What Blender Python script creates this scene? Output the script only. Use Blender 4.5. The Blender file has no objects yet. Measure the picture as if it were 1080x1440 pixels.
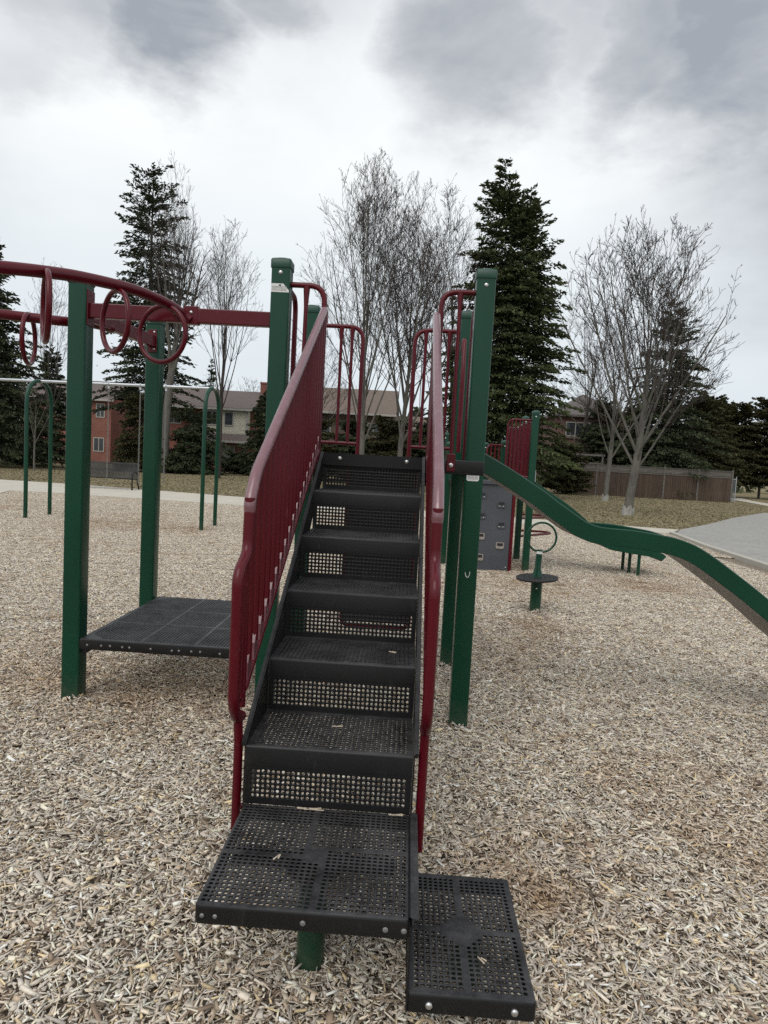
import bpy, math, random
import numpy as np
from mathutils import Vector, Matrix
R = math.radians
SC = bpy.context.scene
COL = SC.collection

# ------------------------------------------------------------------ materials
def nodes_mat(name):
    m = bpy.data.materials.new(name); m.use_nodes = True
    nt = m.node_tree; b = nt.nodes['Principled BSDF']
    return m, nt, b

def N(nt, t, **kw):
    n = nt.nodes.new(t)
    for k, v in kw.items():
        if k in n.inputs: n.inputs[k].default_value = v
        else: setattr(n, k, v)
    return n

def ramp(nt, fac, stops, interp='LINEAR'):
    r = nt.nodes.new('ShaderNodeValToRGB'); r.color_ramp.interpolation = interp
    e = r.color_ramp.elements
    while len(e) < len(stops): e.new(0.5)
    for el, (p, c) in zip(e, stops):
        el.position = p; el.color = (c[0], c[1], c[2], 1) if not isinstance(c, float) else (c, c, c, 1)
    nt.links.new(fac, r.inputs[0]); return r

def mixc(nt, fac, a, b, mode='MIX'):
    m = nt.nodes.new('ShaderNodeMix'); m.data_type = 'RGBA'; m.blend_type = mode
    for s, v in ((m.inputs[0], fac), (m.inputs[6], a), (m.inputs[7], b)):
        if isinstance(v, (int, float)): s.default_value = v
        elif isinstance(v, tuple): s.default_value = (v[0], v[1], v[2], 1)
        else: nt.links.new(v, s)
    return m.outputs[2]

def coord(nt, kind='Object', scale=(1, 1, 1), rot=(0, 0, 0)):
    if kind == 'Position': o = nt.nodes.new('ShaderNodeNewGeometry').outputs['Position']
    else: o = nt.nodes.new('ShaderNodeTexCoord').outputs[kind]
    mp = nt.nodes.new('ShaderNodeMapping'); nt.links.new(o, mp.inputs[0])
    mp.inputs['Scale'].default_value = scale; mp.inputs['Rotation'].default_value = rot
    return mp.outputs[0]

def noise(nt, vec, scale, detail=4, rough=0.6, dist=0.0):
    n = nt.nodes.new('ShaderNodeTexNoise'); nt.links.new(vec, n.inputs['Vector'])
    n.inputs['Scale'].default_value = scale; n.inputs['Detail'].default_value = detail
    n.inputs['Roughness'].default_value = rough; n.inputs['Distortion'].default_value = dist
    return n.outputs[0]

def bump(nt, b, h, strength=0.3, dist=0.01):
    n = nt.nodes.new('ShaderNodeBump'); n.inputs['Strength'].default_value = strength
    n.inputs['Distance'].default_value = dist
    nt.links.new(h, n.inputs['Height']); nt.links.new(n.outputs[0], b.inputs['Normal']); return n

def painted(name, col, dusty, rough=0.35, bumpy=0.12, coat=0.0, spec=.5, scuff=(0.62, 0.72), top=None, foot=None):
    m, nt, b = nodes_mat(name)
    v = coord(nt, 'Position')
    n1 = noise(nt, v, 1.6, 3, .5); n2 = noise(nt, v, 60.0, 3, .6)
    dark = tuple(c * .9 for c in col); lite = tuple(c * 1.1 for c in col)
    c = ramp(nt, n1, [(.3, dark), (.7, lite)]).outputs[0]
    s = ramp(nt, noise(nt, coord(nt, 'Position', (1, 1, .35)), 22.0, 6, .72), [(scuff[0], 0.0), (scuff[1], 1.0)]).outputs[0]
    mm = nt.nodes.new('ShaderNodeMath'); mm.operation = 'MULTIPLY'; mm.inputs[1].default_value = .5
    nt.links.new(s, mm.inputs[0])
    c = mixc(nt, mm.outputs[0], c, dusty)
    if top:
        ge = nt.nodes.new('ShaderNodeNewGeometry'); sz = nt.nodes.new('ShaderNodeSeparateXYZ'); nt.links.new(ge.outputs['Normal'], sz.inputs[0])
        up_ = ramp(nt, sz.outputs[2], [(.7, 0.0), (.95, 1.0)]).outputs[0]
        dn = ramp(nt, noise(nt, coord(nt, 'Position'), 7.0, 8, .78), [(.36, .0), (.66, 1.0)]).outputs[0]
        m2 = nt.nodes.new('ShaderNodeMath'); m2.operation = 'MULTIPLY'; nt.links.new(up_, m2.inputs[0]); nt.links.new(dn, m2.inputs[1])
        c = mixc(nt, m2.outputs[0], c, top)
    if foot:
        ge = nt.nodes.new('ShaderNodeNewGeometry'); sz = nt.nodes.new('ShaderNodeSeparateXYZ'); nt.links.new(ge.outputs['Position'], sz.inputs[0])
        ad2 = nt.nodes.new('ShaderNodeMath'); ad2.operation = 'MULTIPLY_ADD'; nt.links.new(noise(nt, coord(nt, 'Position'), 18.0, 5, .75), ad2.inputs[0]); ad2.inputs[1].default_value = .5; nt.links.new(sz.outputs[2], ad2.inputs[2])
        fo = ramp(nt, ad2.outputs[0], [(.22, .5), (.46, 0.0)]).outputs[0]
        c = mixc(nt, fo, c, foot)
    nt.links.new(c, b.inputs['Base Color'])
    rr = ramp(nt, n1, [(.3, rough * .8), (.75, min(1, rough * 1.35))]).outputs[0]
    nt.links.new(rr, b.inputs['Roughness'])
    b.inputs['Specular IOR Level'].default_value = spec; b.inputs['Coat Weight'].default_value = coat; b.inputs['Coat Roughness'].default_value = .25
    bump(nt, b, n2, bumpy, .002)
    return m

def simple(name, col, rough=.5, metal=0.0, var=.15, scale=8.0, bs=.1):
    m, nt, b = nodes_mat(name)
    v = coord(nt, 'Position'); n1 = noise(nt, v, scale, 5, .65)
    c = ramp(nt, n1, [(.3, tuple(x * (1 - var) for x in col)), (.7, tuple(x * (1 + var) for x in col))]).outputs[0]
    nt.links.new(c, b.inputs['Base Color']); b.inputs['Roughness'].default_value = rough
    b.inputs['Metallic'].default_value = metal
    if bs: bump(nt, b, noise(nt, v, scale * 8, 3, .6), bs, .006)
    return m

M = {}
M['green'] = painted('green_powder_coat', (.003, .042, .022), (.02, .085, .052), .24, .03, foot=(.07, .075, .05), spec=.32, scuff=(.66, .74))
M['green_cap'] = painted('green_cap_plastic', (.004, .045, .029), (.06, .11, .09), .4, .05)
M['red'] = painted('maroon_powder_coat', (.082, .0032, .0085), (.16, .05, .06), .26, .03, spec=.28)
M['rail'] = painted('handrail_maroon_highlight', (.13, .033, .045), (.26, .14, .15), .38, .03, coat=.9, spec=.8, scuff=(.5, .75))  # paler pinkish maroon: sky highlight on the sloping rail put into the colour
M['black'] = painted('black_vinyl_coating', (.0065, .0065, .0072), (.05, .05, .052), .44, .08, top=(.060, .060, .062), spec=.38, scuff=(.6, .8))
M['blackrub'] = painted('black_rubber', (.010, .010, .011), (.04, .04, .038), .6, .1)
M['grey_panel'] = painted('grey_plastic_panel', (.055, .060, .070), (.10, .10, .11), .5, .05)
M['galv'] = simple('galvanised_steel', (.50, .53, .55), .42, .75, .12, 12)
M['bolt'] = simple('bolt_steel', (.55, .55, .54), .35, .9, .1, 40, 0)
M['chain'] = simple('chain_steel', (.22, .22, .21), .5, .5, .1, 30)
M['sheet'] = simple('stainless_slide_bed', (.20, .19, .18), .42, .7, .3, 24, .8)
M['sticker'] = simple('sticker_white', (.62, .62, .60), .5, 0, .05, 40, 0)
M['ink'] = simple('sticker_ink', (.03, .03, .035), .6, 0, .1, 40, 0)
M['inkgrey'] = simple('sticker_print', (.25, .25, .26), .6, 0, .1, 40, 0)
M['hold'] = simple('climbing_hold_tan', (.27, .235, .20), .5, 0, .2, 40, .2)
M['straw'] = simple('pale_splinter', (.55, .47, .36), .7, 0, .15, 60, .1)
M['bolt_dull'] = simple('dull_bolt_steel', (.22, .22, .215), .55, .6, .2, 40, 0)
M['holeblack'] = simple('recess_black', (.012, .012, .014), .7, 0, .1, 10, 0)
M['white_trim'] = simple('white_trim', (.34, .33, .30), .6, 0, .08, 3)
M['cream'] = None

def m_boards(name, c1, c2, period, axis='Z', rough=.8, line=.12, pale=None):
    m, nt, b = nodes_mat(name)
    geo = nt.nodes.new('ShaderNodeNewGeometry').outputs['Position']
    sx = nt.nodes.new('ShaderNodeSeparateXYZ'); nt.links.new(geo, sx.inputs[0])
    d = nt.nodes.new('ShaderNodeMath'); d.operation = 'DIVIDE'; d.inputs[1].default_value = period
    nt.links.new(sx.outputs[axis], d.inputs[0])
    f = nt.nodes.new('ShaderNodeMath'); f.operation = 'FRACT'; nt.links.new(d.outputs[0], f.inputs[0])
    fl = nt.nodes.new('ShaderNodeMath'); fl.operation = 'FLOOR'; nt.links.new(d.outputs[0], fl.inputs[0])
    w = nt.nodes.new('ShaderNodeTexWhiteNoise'); w.noise_dimensions = '1D'; nt.links.new(fl.outputs[0], w.inputs['W'])
    base = ramp(nt, w.outputs[0], [(0, c1), (1, c2)]).outputs[0]
    st = noise(nt, coord(nt, 'Position', (1, 1, .12) if axis == 'X' else (.12, .12, 1)), 9, 5, .7)
    base = mixc(nt, .5, base, ramp(nt, st, [(.3, tuple(x * .55 for x in c1)), (.7, tuple(x * 1.3 for x in c2))]).outputs[0])
    gap = ramp(nt, f.outputs[0], [(0, 1.0), (line, 0.0), (1 - line * .2, 0.0), (1, 1.0)]).outputs[0]
    c = mixc(nt, gap, base, tuple(x * .3 for x in c1))
    nt.links.new(c, b.inputs['Base Color']); b.inputs['Roughness'].default_value = rough
    return m
M['cream'] = m_boards('cream_siding', (.50, .48, .38), (.54, .52, .42), .15, 'Z', .7, .1)
M['fence'] = m_boards('weathered_fence_boards', (.045, .030, .021), (.095, .066, .048), .15, 'X', .9, .1)
M['lattice'] = m_boards('weathered_fence_top', (.10, .09, .08), (.16, .145, .13), .08, 'Z', .9, .15)
M['maroonfence'] = m_boards('maroon_fence_boards', (.07, .02, .022), (.10, .03, .032), .14, 'X', .8)

def m_brick(name, c1, c2, mortar):
    m, nt, b = nodes_mat(name)
    v = coord(nt, 'Object', (1, 1, 1), (R(90), 0, 0))
    br = nt.nodes.new('ShaderNodeTexBrick'); nt.links.new(v, br.inputs['Vector'])
    br.inputs['Scale'].default_value = 1; br.inputs['Brick Width'].default_value = .22; br.inputs['Row Height'].default_value = .075
    br.inputs['Mortar Size'].default_value = .008
    br.inputs['Color1'].default_value = (*c1, 1); br.inputs['Color2'].default_value = (*c2, 1); br.inputs['Mortar'].default_value = (*mortar, 1)
    c = mixc(nt, ramp(nt, noise(nt, coord(nt), 1.2, 5), [(.3, 0.0), (.7, .5)]).outputs[0], br.outputs[0], tuple(x * .6 for x in c1))
    nt.links.new(c, b.inputs['Base Color']); b.inputs['Roughness'].default_value = .9
    return m
M['brick'] = m_brick('red_brick', (.20, .062, .045), (.26, .088, .06), (.25, .18, .15))
M['brick2'] = m_brick('dark_brown_brick', (.13, .062, .052), (.17, .085, .07), (.18, .15, .13))
M['brownwall'] = m_brick('brown_brick', (.10, .075, .055), (.13, .095, .07), (.15, .13, .11))
def m_roof(name, c):
    m, nt, b = nodes_mat(name)
    n1 = noise(nt, coord(nt, 'Position', (1, 1, 3)), 4, 6, .75)
    nt.links.new(ramp(nt, n1, [(.25, tuple(x * .6 for x in c)), (.75, tuple(x * 1.35 for x in c))]).outputs[0], b.inputs['Base Color'])
    b.inputs['Roughness'].default_value = .95; bump(nt, b, n1, .4, .03); return m
M['roof_grey'] = m_roof('brown_grey_shingles', (.125, .10, .092))
M['roof_tan'] = m_roof('tan_shingles', (.15, .118, .098))
M['roof_dark'] = m_roof('dark_shingles', (.14, .125, .12))
M['pane'] = simple('window_glass', (.035, .04, .045), .12, 0, .2, 2, 0)
M['curtain'] = simple('window_blind', (.20, .20, .19), .8, 0, .2, 2, 0)

def m_bark(name, c, pale=1.35):
    m, nt, b = nodes_mat(name)
    v = coord(nt, 'Position', (1, 1, .25)); n1 = noise(nt, v, 9, 6, .75)
    n2 = noise(nt, coord(nt, 'Position'), 1.1, 3)
    c1 = ramp(nt, n1, [(.3, tuple(x * .5 for x in c)), (.68, tuple(x * pale for x in c))]).outputs[0]
    c1 = mixc(nt, ramp(nt, n2, [(.4, 0.0), (.7, .4)]).outputs[0], c1, (.16, .17, .12))
    nt.links.new(c1, b.inputs['Base Color']); b.inputs['Roughness'].default_value = .95
    bump(nt, b, n1, .6, .03); return m
M['bark'] = m_bark('grey_maple_bark', (.105, .095, .086))
M['bark_dark'] = m_bark('brown_bark', (.06, .05, .044))
M['whitened'] = m_bark('flaking_white_bark', (.34, .33, .30), 1.3)
def m_twig(name, c):
    m, nt, b = nodes_mat(name)
    n1 = noise(nt, coord(nt, 'Position'), .8, 4)
    nt.links.new(ramp(nt, n1, [(.3, tuple(x * .75 for x in c)), (.7, tuple(x * 1.25 for x in c))]).outputs[0], b.inputs['Base Color'])
    b.inputs['Roughness'].default_value = .9; return m
M['twig_grey'] = m_twig('grey_twigs', (.046, .036, .031))
M['twig_red'] = m_twig('reddish_twigs', (.050, .033, .029))
M['twig_brown'] = m_twig('brown_twigs', (.028, .021, .018))

def m_needles(name, a, bcol, tip):
    m, nt, b = nodes_mat(name)
    at = nt.nodes.new('ShaderNodeAttribute'); at.attribute_name = 'Tint'
    c = ramp(nt, at.outputs['Fac'], [(0, a), (.6, bcol), (1, tip)]).outputs[0]
    n1 = noise(nt, coord(nt, 'Position'), .7, 3)
    c = mixc(nt, ramp(nt, n1, [(.35, 0.0), (.7, .5)]).outputs[0], c, tuple(x * .55 for x in bcol))
    nt.links.new(c, b.inputs['Base Color']); b.inputs['Roughness'].default_value = .75
    b.inputs['Specular IOR Level'].default_value = .25
    return m
M['spruce'] = m_needles('spruce_needles', (.030, .044, .018), (.072, .094, .038), (.135, .155, .066))
M['spruce_d'] = m_needles('dark_spruce_needles', (.023, .033, .018), (.054, .069, .034), (.10, .112, .056))
M['cedar'] = m_needles('cedar_foliage', (.026, .028, .012), (.058, .058, .025), (.10, .088, .036))

def m_ground_grass():
    m, nt, b = nodes_mat('dormant_grass')
    v = coord(nt, 'Position'); v2 = coord(nt, 'Position', (1, .45, 1))
    fine = noise(nt, v2, 6, 10, .85); mid = noise(nt, v2, 1.1, 7, .75); big = noise(nt, v, .22, 4, .6)
    c = ramp(nt, fine, [(.28, (.15, .125, .072)), (.5, (.20, .168, .10)), (.72, (.25, .21, .13))]).outputs[0]
    g = ramp(nt, mid, [(.4, 0.0), (.62, .75)]).outputs[0]
    c = mixc(nt, g, c, ramp(nt, fine, [(.3, (.08, .077, .038)), (.7, (.165, .152, .08))]).outputs[0])
    c = mixc(nt, ramp(nt, big, [(.42, 0.0), (.66, .6)]).outputs[0], c, (.26, .205, .12))
    nt.links.new(c, b.inputs['Base Color']); b.inputs['Roughness'].default_value = 1
    b.inputs['Specular IOR Level'].default_value = .1
    bump(nt, b, fine, .9, .05); return m
M['grass'] = m_ground_grass()

def m_chipbase():
    m, nt, b = nodes_mat('wood_chip_bed')
    vo = nt.nodes.new('ShaderNodeTexVoronoi'); nt.links.new(coord(nt, 'Position', (1, 1.6, 1)), vo.inputs['Vector'])
    vo.inputs['Scale'].default_value = 55
    c = ramp(nt, vo.outputs['Color'], [(0, (.10, .075, .055)), (.5, (.22, .18, .135)), (1, (.38, .32, .25))]).outputs[0]
    nt.links.new(c, b.inputs['Base Color']); b.inputs['Roughness'].default_value = 1
    bump(nt, b, vo.outputs['Distance'], .8, .02); return m
M['chipbase'] = m_chipbase()

def m_chips():
    m, nt, b = nodes_mat('wood_chips')
    at = nt.nodes.new('ShaderNodeAttribute'); at.attribute_name = 'Col'
    v = coord(nt, 'Position')
    mv = nt.nodes.new('ShaderNodeMapping'); nt.links.new(v, mv.inputs[0]); mv.inputs['Location'].default_value = (31, 7, 0)
    big = noise(nt, mv.outputs[0], .55, 5, .62, .6); mid = noise(nt, v, 2.3, 4, .6)
    grain = noise(nt, coord(nt, 'Position', (1, 1, 1)), 160, 2, .6)
    c = mixc(nt, ramp(nt, grain, [(.3, .22), (.7, 0.0)]).outputs[0], at.outputs['Color'], (.10, .075, .055))
    # damp brown patches and yellowish fresh patches
    c = mixc(nt, ramp(nt, big, [(.54, 0.0), (.72, .5)]).outputs[0], c, mixc(nt, 1.0, at.outputs['Color'], (.62, .48, .36), 'MULTIPLY'))
    c = mixc(nt, ramp(nt, mid, [(.62, 0.0), (.76, .7)]).outputs[0], c, mixc(nt, 1.0, at.outputs['Color'], (.66, .50, .34), 'MULTIPLY'))
    # kicked-up damp hollows where children land and turn
    acc = None
    for px_, py_, r_ in ((-6.4, 9.6, 1.7), (-5.0, 9.4, 1.0), (3.2, 5.7, 1.1), (1.5, 5.4, 1.2), (.9, 2.75, .75), (-1.9, .2, 1.0), (.25, -1.5, .5)):
        dd = nt.nodes.new('ShaderNodeVectorMath'); dd.operation = 'DISTANCE'; nt.links.new(v, dd.inputs[0]); dd.inputs[1].default_value = (px_, py_, 0)
        mr = nt.nodes.new('ShaderNodeMapRange'); nt.links.new(dd.outputs['Value'], mr.inputs[0]); mr.inputs[1].default_value = r_; mr.inputs[2].default_value = r_ * .2; mr.inputs[3].default_value = 0; mr.inputs[4].default_value = 1
        if acc is None: acc = mr.outputs[0]
        else:
            a_ = nt.nodes.new('ShaderNodeMath'); a_.operation = 'MAXIMUM'; nt.links.new(acc, a_.inputs[0]); nt.links.new(mr.outputs[0], a_.inputs[1]); acc = a_.outputs[0]
    hm = nt.nodes.new('ShaderNodeMath'); hm.operation = 'MULTIPLY'; nt.links.new(acc, hm.inputs[0]); nt.links.new(ramp(nt, mid, [(.35, .15), (.6, .75)]).outputs[0], hm.inputs[1])
    c = mixc(nt, hm.outputs[0], c, mixc(nt, 1.0, c, (.62, .50, .40), 'MULTIPLY'))
    nt.links.new(c, b.inputs['Base Color']); b.inputs['Roughness'].default_value = .92
    b.inputs['Specular IOR Level'].default_value = .2
    return m
M['chips'] = m_chips()

def m_concrete(name, c, joint=0, fine=40, lo=.78):
    m, nt, b = nodes_mat(name)
    v = coord(nt, 'Position'); f = noise(nt, v, fine, 8, .85); g = noise(nt, v, .9, 5, .65)
    cc = ramp(nt, f, [(.3, tuple(x * lo for x in c)), (.7, tuple(x * (1.96 - lo) for x in c))]).outputs[0]
    cc = mixc(nt, ramp(nt, g, [(.4, 0.0), (.75, .4)]).outputs[0], cc, tuple(x * .7 for x in c))
    if joint:
        sx = nt.nodes.new('ShaderNodeSeparateXYZ'); nt.links.new(v, sx.inputs[0])
        d = nt.nodes.new('ShaderNodeMath'); d.operation = 'PINGPONG'; d.inputs[1].default_value = joint / 2
        nt.links.new(sx.outputs[0], d.inputs[0])
        cc = mixc(nt, ramp(nt, d.outputs[0], [(0, .7), (.03, 0.0)]).outputs[0], cc, tuple(x * .45 for x in c))
    nt.links.new(cc, b.inputs['Base Color']); b.inputs['Roughness'].default_value = .92
    bump(nt, b, f, .35, .01); return m
M['path'] = m_concrete('pale_concrete_path', (.50, .47, .40), 1.8)
M['kerb'] = m_concrete('concrete_kerb', (.42, .40, .35))
M['asphalt'] = m_concrete('worn_grey_asphalt', (.30, .295, .275), 0, 9, .62)

# ------------------------------------------------------------------ mesh helpers
def tag(o, label=None, cat=None, group=None, kind=None):
    if label: o['label'] = label
    if cat: o['category'] = cat
    if group: o['group'] = group
    if kind: o['kind'] = kind
    return o

def empty(name, loc=(0, 0, 0), rz=0.0):
    o = bpy.data.objects.new(name, None); COL.objects.link(o)
    o.location = loc; o.rotation_euler = (0, 0, rz); o.empty_display_size = .2
    return o

def link_mesh(name, me, mat, parent=None, smooth=False, link=True):
    for m in (mat if isinstance(mat, list) else [mat]): me.materials.append(m)
    if smooth:
        me.polygons.foreach_set('use_smooth', [True] * len(me.polygons))
    o = bpy.data.objects.new(name, me)
    if link: COL.objects.link(o)
    if parent is not None:
        o.parent = parent
        # parents here are Empties or meshes whose world transform is known from location/rotation
        o.matrix_parent_inverse = world_of(parent).inverted()
    return o

def world_of(o):
    m = Matrix.Translation(o.location) @ o.rotation_euler.to_matrix().to_4x4()
    return (world_of(o.parent) @ o.matrix_parent_inverse @ m) if o.parent else m

def bolts(parent, lst, mat=None):
    for (p, d, r, h) in lst:
        b = MB(); b.bolt(p, d, r, h); b.build('bolt', mat or M['bolt'], parent, True)

class MB:
    """collects geometry in world coordinates"""
    def __init__(s): s.v = []; s.f = []
    def add(s, v, f):
        k = len(s.v); s.v += [tuple(p) for p in v]; s.f += [tuple(i + k for i in q) for q in f]; return s
    def box(s, x0, x1, y0, y1, z0, z1, mat=None):
        v = [Vector(p) for p in ((x0, y0, z0), (x1, y0, z0), (x1, y1, z0), (x0, y1, z0), (x0, y0, z1), (x1, y0, z1), (x1, y1, z1), (x0, y1, z1))]
        if mat: v = [mat @ p for p in v]
        return s.add(v, [(0, 3, 2, 1), (4, 5, 6, 7), (0, 1, 5, 4), (1, 2, 6, 5), (2, 3, 7, 6), (3, 0, 4, 7)])
    def loft(s, rings, cap=True, closed=True):
        n = len(rings[0]); v = [p for r in rings for p in r]; f = []
        for i in range(len(rings) - 1):
            for j in range(n if closed else n - 1):
                a = i * n + j; b_ = i * n + (j + 1) % n
                f.append((a, b_, b_ + n, a + n))
        if cap: f += [tuple(range(n))[::-1], tuple(range((len(rings) - 1) * n, len(rings) * n))]
        return s.add(v, f)
    def tube(s, pts, r, n=10, cap=True, flat=None):
        pts = [Vector(p) for p in pts]
        rr = r if isinstance(r, (list, tuple)) else [r] * len(pts)
        t = [(pts[min(i + 1, len(pts) - 1)] - pts[max(i - 1, 0)]).normalized() for i in range(len(pts))]
        a = Vector((0, 0, 1)) if abs(t[0].z) < .9 else Vector((1, 0, 0))
        u = t[0].cross(a).normalized(); rings = []
        for i, p in enumerate(pts):
            u = (u - t[i] * u.dot(t[i])).normalized(); w = t[i].cross(u)
            rings.append([p + (u * math.cos(6.28318 * k / n) + w * math.sin(6.28318 * k / n)) * rr[i] for k in range(n)])
        return s.loft(rings, cap)
    def torus(s, c, R_, r, ax, ay, n=40, m=10):
        c = Vector(c); ax = Vector(ax).normalized(); ay = Vector(ay).normalized(); az = ax.cross(ay)
        v = []; f = []
        for i in range(n):
            a = 2 * math.pi * i / n; d = ax * math.cos(a) + ay * math.sin(a)
            for j in range(m):
                b_ = 2 * math.pi * j / m
                v.append(c + d * (R_ + r * math.cos(b_)) + az * r * math.sin(b_))
        for i in range(n):
            for j in range(m):
                f.append((i * m + j, ((i + 1) % n) * m + j, ((i + 1) % n) * m + (j + 1) % m, i * m + (j + 1) % m))
        return s.add(v, f)
    def cyl(s, a, b_, r, n=16, r2=None): return s.tube([a, b_], [r, r if r2 is None else r2], n)
    def bolt(s, p, d, r=.012, h=.007):
        p = Vector(p); d = Vector(d).normalized()
        return s.tube([p, p + d * h * .4, p + d * h * .8, p + d * h], [r, r * .98, r * .75, r * .35], 12)
    def rsq(s, cx, cy, levels, n=4):
        """rounded square rings: (z, half, corner_r)"""
        rings = []
        for z, h, cr in levels:
            ring = []
            for q, (sx, sy) in enumerate(((1, 1), (-1, 1), (-1, -1), (1, -1))):
                for k in range(n + 1):
                    a = math.pi / 2 * (q + k / n)
                    ring.append(Vector((cx + sx * (h - cr) + cr * math.cos(a), cy + sy * (h - cr) + cr * math.sin(a), z)))
            rings.append(ring)
        return s.loft(rings)
    def rrect(s, x0, x1, y0, y1, levels, n=3, cr=.012, cap=False):
        """rounded rectangle rings: (z, inset)"""
        rings = []
        for z, ins in levels:
            ring = []; c = max(cr - ins, .002)
            for q, (sx, sy) in enumerate(((1, 1), (0, 1), (0, 0), (1, 0))):
                X = (x1 - ins - c) if sx else (x0 + ins + c); Y = (y1 - ins - c) if sy else (y0 + ins + c)
                for k in range(n + 1):
                    a = math.pi / 2 * (q + k / n)
                    ring.append(Vector((X + c * math.cos(a), Y + c * math.sin(a), z)))
            rings.append(ring)
        return s.loft(rings, cap)
    def build(s, name, mat, parent=None, smooth=False, bevel=0, auto=True):
        me = bpy.data.meshes.new(name); me.from_pydata([tuple(p) for p in s.v], [], s.f); me.update()
        o = link_mesh(name, me, mat, parent, smooth)
        if smooth:
            # keep hard edges hard
            try:
                import bmesh
                bm = bmesh.new(); bm.from_mesh(me)
                for e in bm.edges:
                    if len(e.link_faces) == 2 and e.calc_face_angle(0) > R(38): e.smooth = False
                bm.to_mesh(me); bm.free()
            except Exception: pass
        if bevel:
            b = o.modifiers.new('b', 'BEVEL'); b.width = bevel; b.segments = 2; b.limit_method = 'ANGLE'
        return o

def fillet(pts, r, n=6):
    pts = [Vector(p) for p in pts]; out = [pts[0]]
    for i in range(1, len(pts) - 1):
        a, p, b = pts[i - 1], pts[i], pts[i + 1]
        da = (a - p); db = (b - p); ra = min(r, da.length * .48, db.length * .48)
        A = p + da.normalized() * ra; B = p + db.normalized() * ra
        for k in range(n + 1):
            t = k / n; out.append(A * (1 - t) ** 2 + p * 2 * t * (1 - t) + B * t * t)
    out.append(pts[-1]); return out

def spline(pts, n=8):
    P = [Vector(p) for p in pts]; out = []
    for i in range(len(P) - 1):
        p0 = P[max(i - 1, 0)]; p1 = P[i]; p2 = P[i + 1]; p3 = P[min(i + 2, len(P) - 1)]
        for k in range(n):
            t = k / n
            out.append(.5 * ((2 * p1) + (p2 - p0) * t + (2 * p0 - 5 * p1 + 4 * p2 - p3) * t * t + (3 * p1 - p0 - 3 * p2 + p3) * t ** 3))
    out.append(P[-1]); return out

def np_mesh(name, V, Q, mat, parent=None, attr=None, attr_name='Tint', link=True, smooth=False):
    V = np.asarray(V, np.float32); Q = np.asarray(Q, np.int32)
    k = Q.shape[1]
    me = bpy.data.meshes.new(name)
    me.vertices.add(len(V)); me.vertices.foreach_set('co', V.ravel())
    me.loops.add(Q.size); me.loops.foreach_set('vertex_index', Q.ravel())
    me.polygons.add(len(Q)); me.polygons.foreach_set('loop_start', np.arange(0, Q.size, k, dtype=np.int32))
    me.polygons.foreach_set('loop_total', np.full(len(Q), k, np.int32))
    if attr is not None:
        if attr.ndim == 1:
            a = me.attributes.new(attr_name, 'FLOAT', 'POINT'); a.data.foreach_set('value', attr.astype(np.float32))
        else:
            a = me.attributes.new(attr_name, 'FLOAT_COLOR', 'POINT'); a.data.foreach_set('color', attr.astype(np.float32).ravel())
    me.update(calc_edges=True); me.validate()
    return link_mesh(name, me, mat, parent, smooth, link)

def perforated(name, ax, ay, origin, w, d, nx, ny, pitch, r, mat, parent, t=.004, NS=8, solid=None, marg=None):
    """perforated sheet: ax/ay unit vectors of its plane, origin its corner; nx*ny holes centred"""
    ax = np.array(ax, float); ay = np.array(ay, float); az = np.cross(ax, ay); origin = np.array(origin, float)
    if marg is None: marg = ((w - nx * pitch) / 2, (d - ny * pitch) / 2)
    mx, my = marg
    a = np.arange(NS) * 2 * math.pi / NS
    sq = np.stack([np.cos(a), np.sin(a)], 1); sq = sq / np.abs(sq).max(1)[:, None] * (pitch / 2)
    ci = np.stack([np.cos(a), np.sin(a)], 1)
    rings = [(sq, 0), (ci * r * 1.16, 0), (ci * r, -.0014), (ci * r, -t), (sq, -t)]
    T = np.concatenate([np.concatenate([p, np.full((NS, 1), z)], 1) for p, z in rings])
    F = []
    for i in range(4):
        for j in range(NS): F.append((i * NS + j, (i + 1) * NS + j, (i + 1) * NS + (j + 1) % NS, i * NS + (j + 1) % NS))
    F = np.array(F)[:, ::-1]
    cells = []; sol = []
    for i in range(nx):
        for j in range(ny):
            c = (mx + (i + .5) * pitch, my + (j + .5) * pitch)
            (sol if solid and solid(i, j, nx, ny) else cells).append(c)
    Cc = np.array(cells); n = len(Cc)
    V = np.tile(T, (n, 1)); V[:, :2] += np.repeat(Cc, len(T), 0)
    Q = np.tile(F, (n, 1)) + np.repeat(np.arange(n) * len(T), len(F))[:, None]
    V = list(map(tuple, V)); Q = list(map(tuple, Q))
    def quad(x0, x1, y0, y1):
        k = len(V)
        V.extend([(x0, y0, 0), (x1, y0, 0), (x1, y1, 0), (x0, y1, 0), (x0, y0, -t), (x1, y0, -t), (x1, y1, -t), (x0, y1, -t)])
        Q.extend([(k, k + 1, k + 2, k + 3), (k + 7, k + 6, k + 5, k + 4)])
    for (x, y) in sol: quad(x - pitch / 2, x + pitch / 2, y - pitch / 2, y + pitch / 2)
    X1 = mx + nx * pitch; Y1 = my + ny * pitch
    quad(0, w, 0, my); quad(0, w, Y1, d); quad(0, mx, my, Y1); quad(X1, w, my, Y1)
    V = np.array(V); W = origin + V[:, :1] * ax + V[:, 1:2] * ay + V[:, 2:3] * az
    return np_mesh(name, W, np.array(Q), mat, parent)

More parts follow.
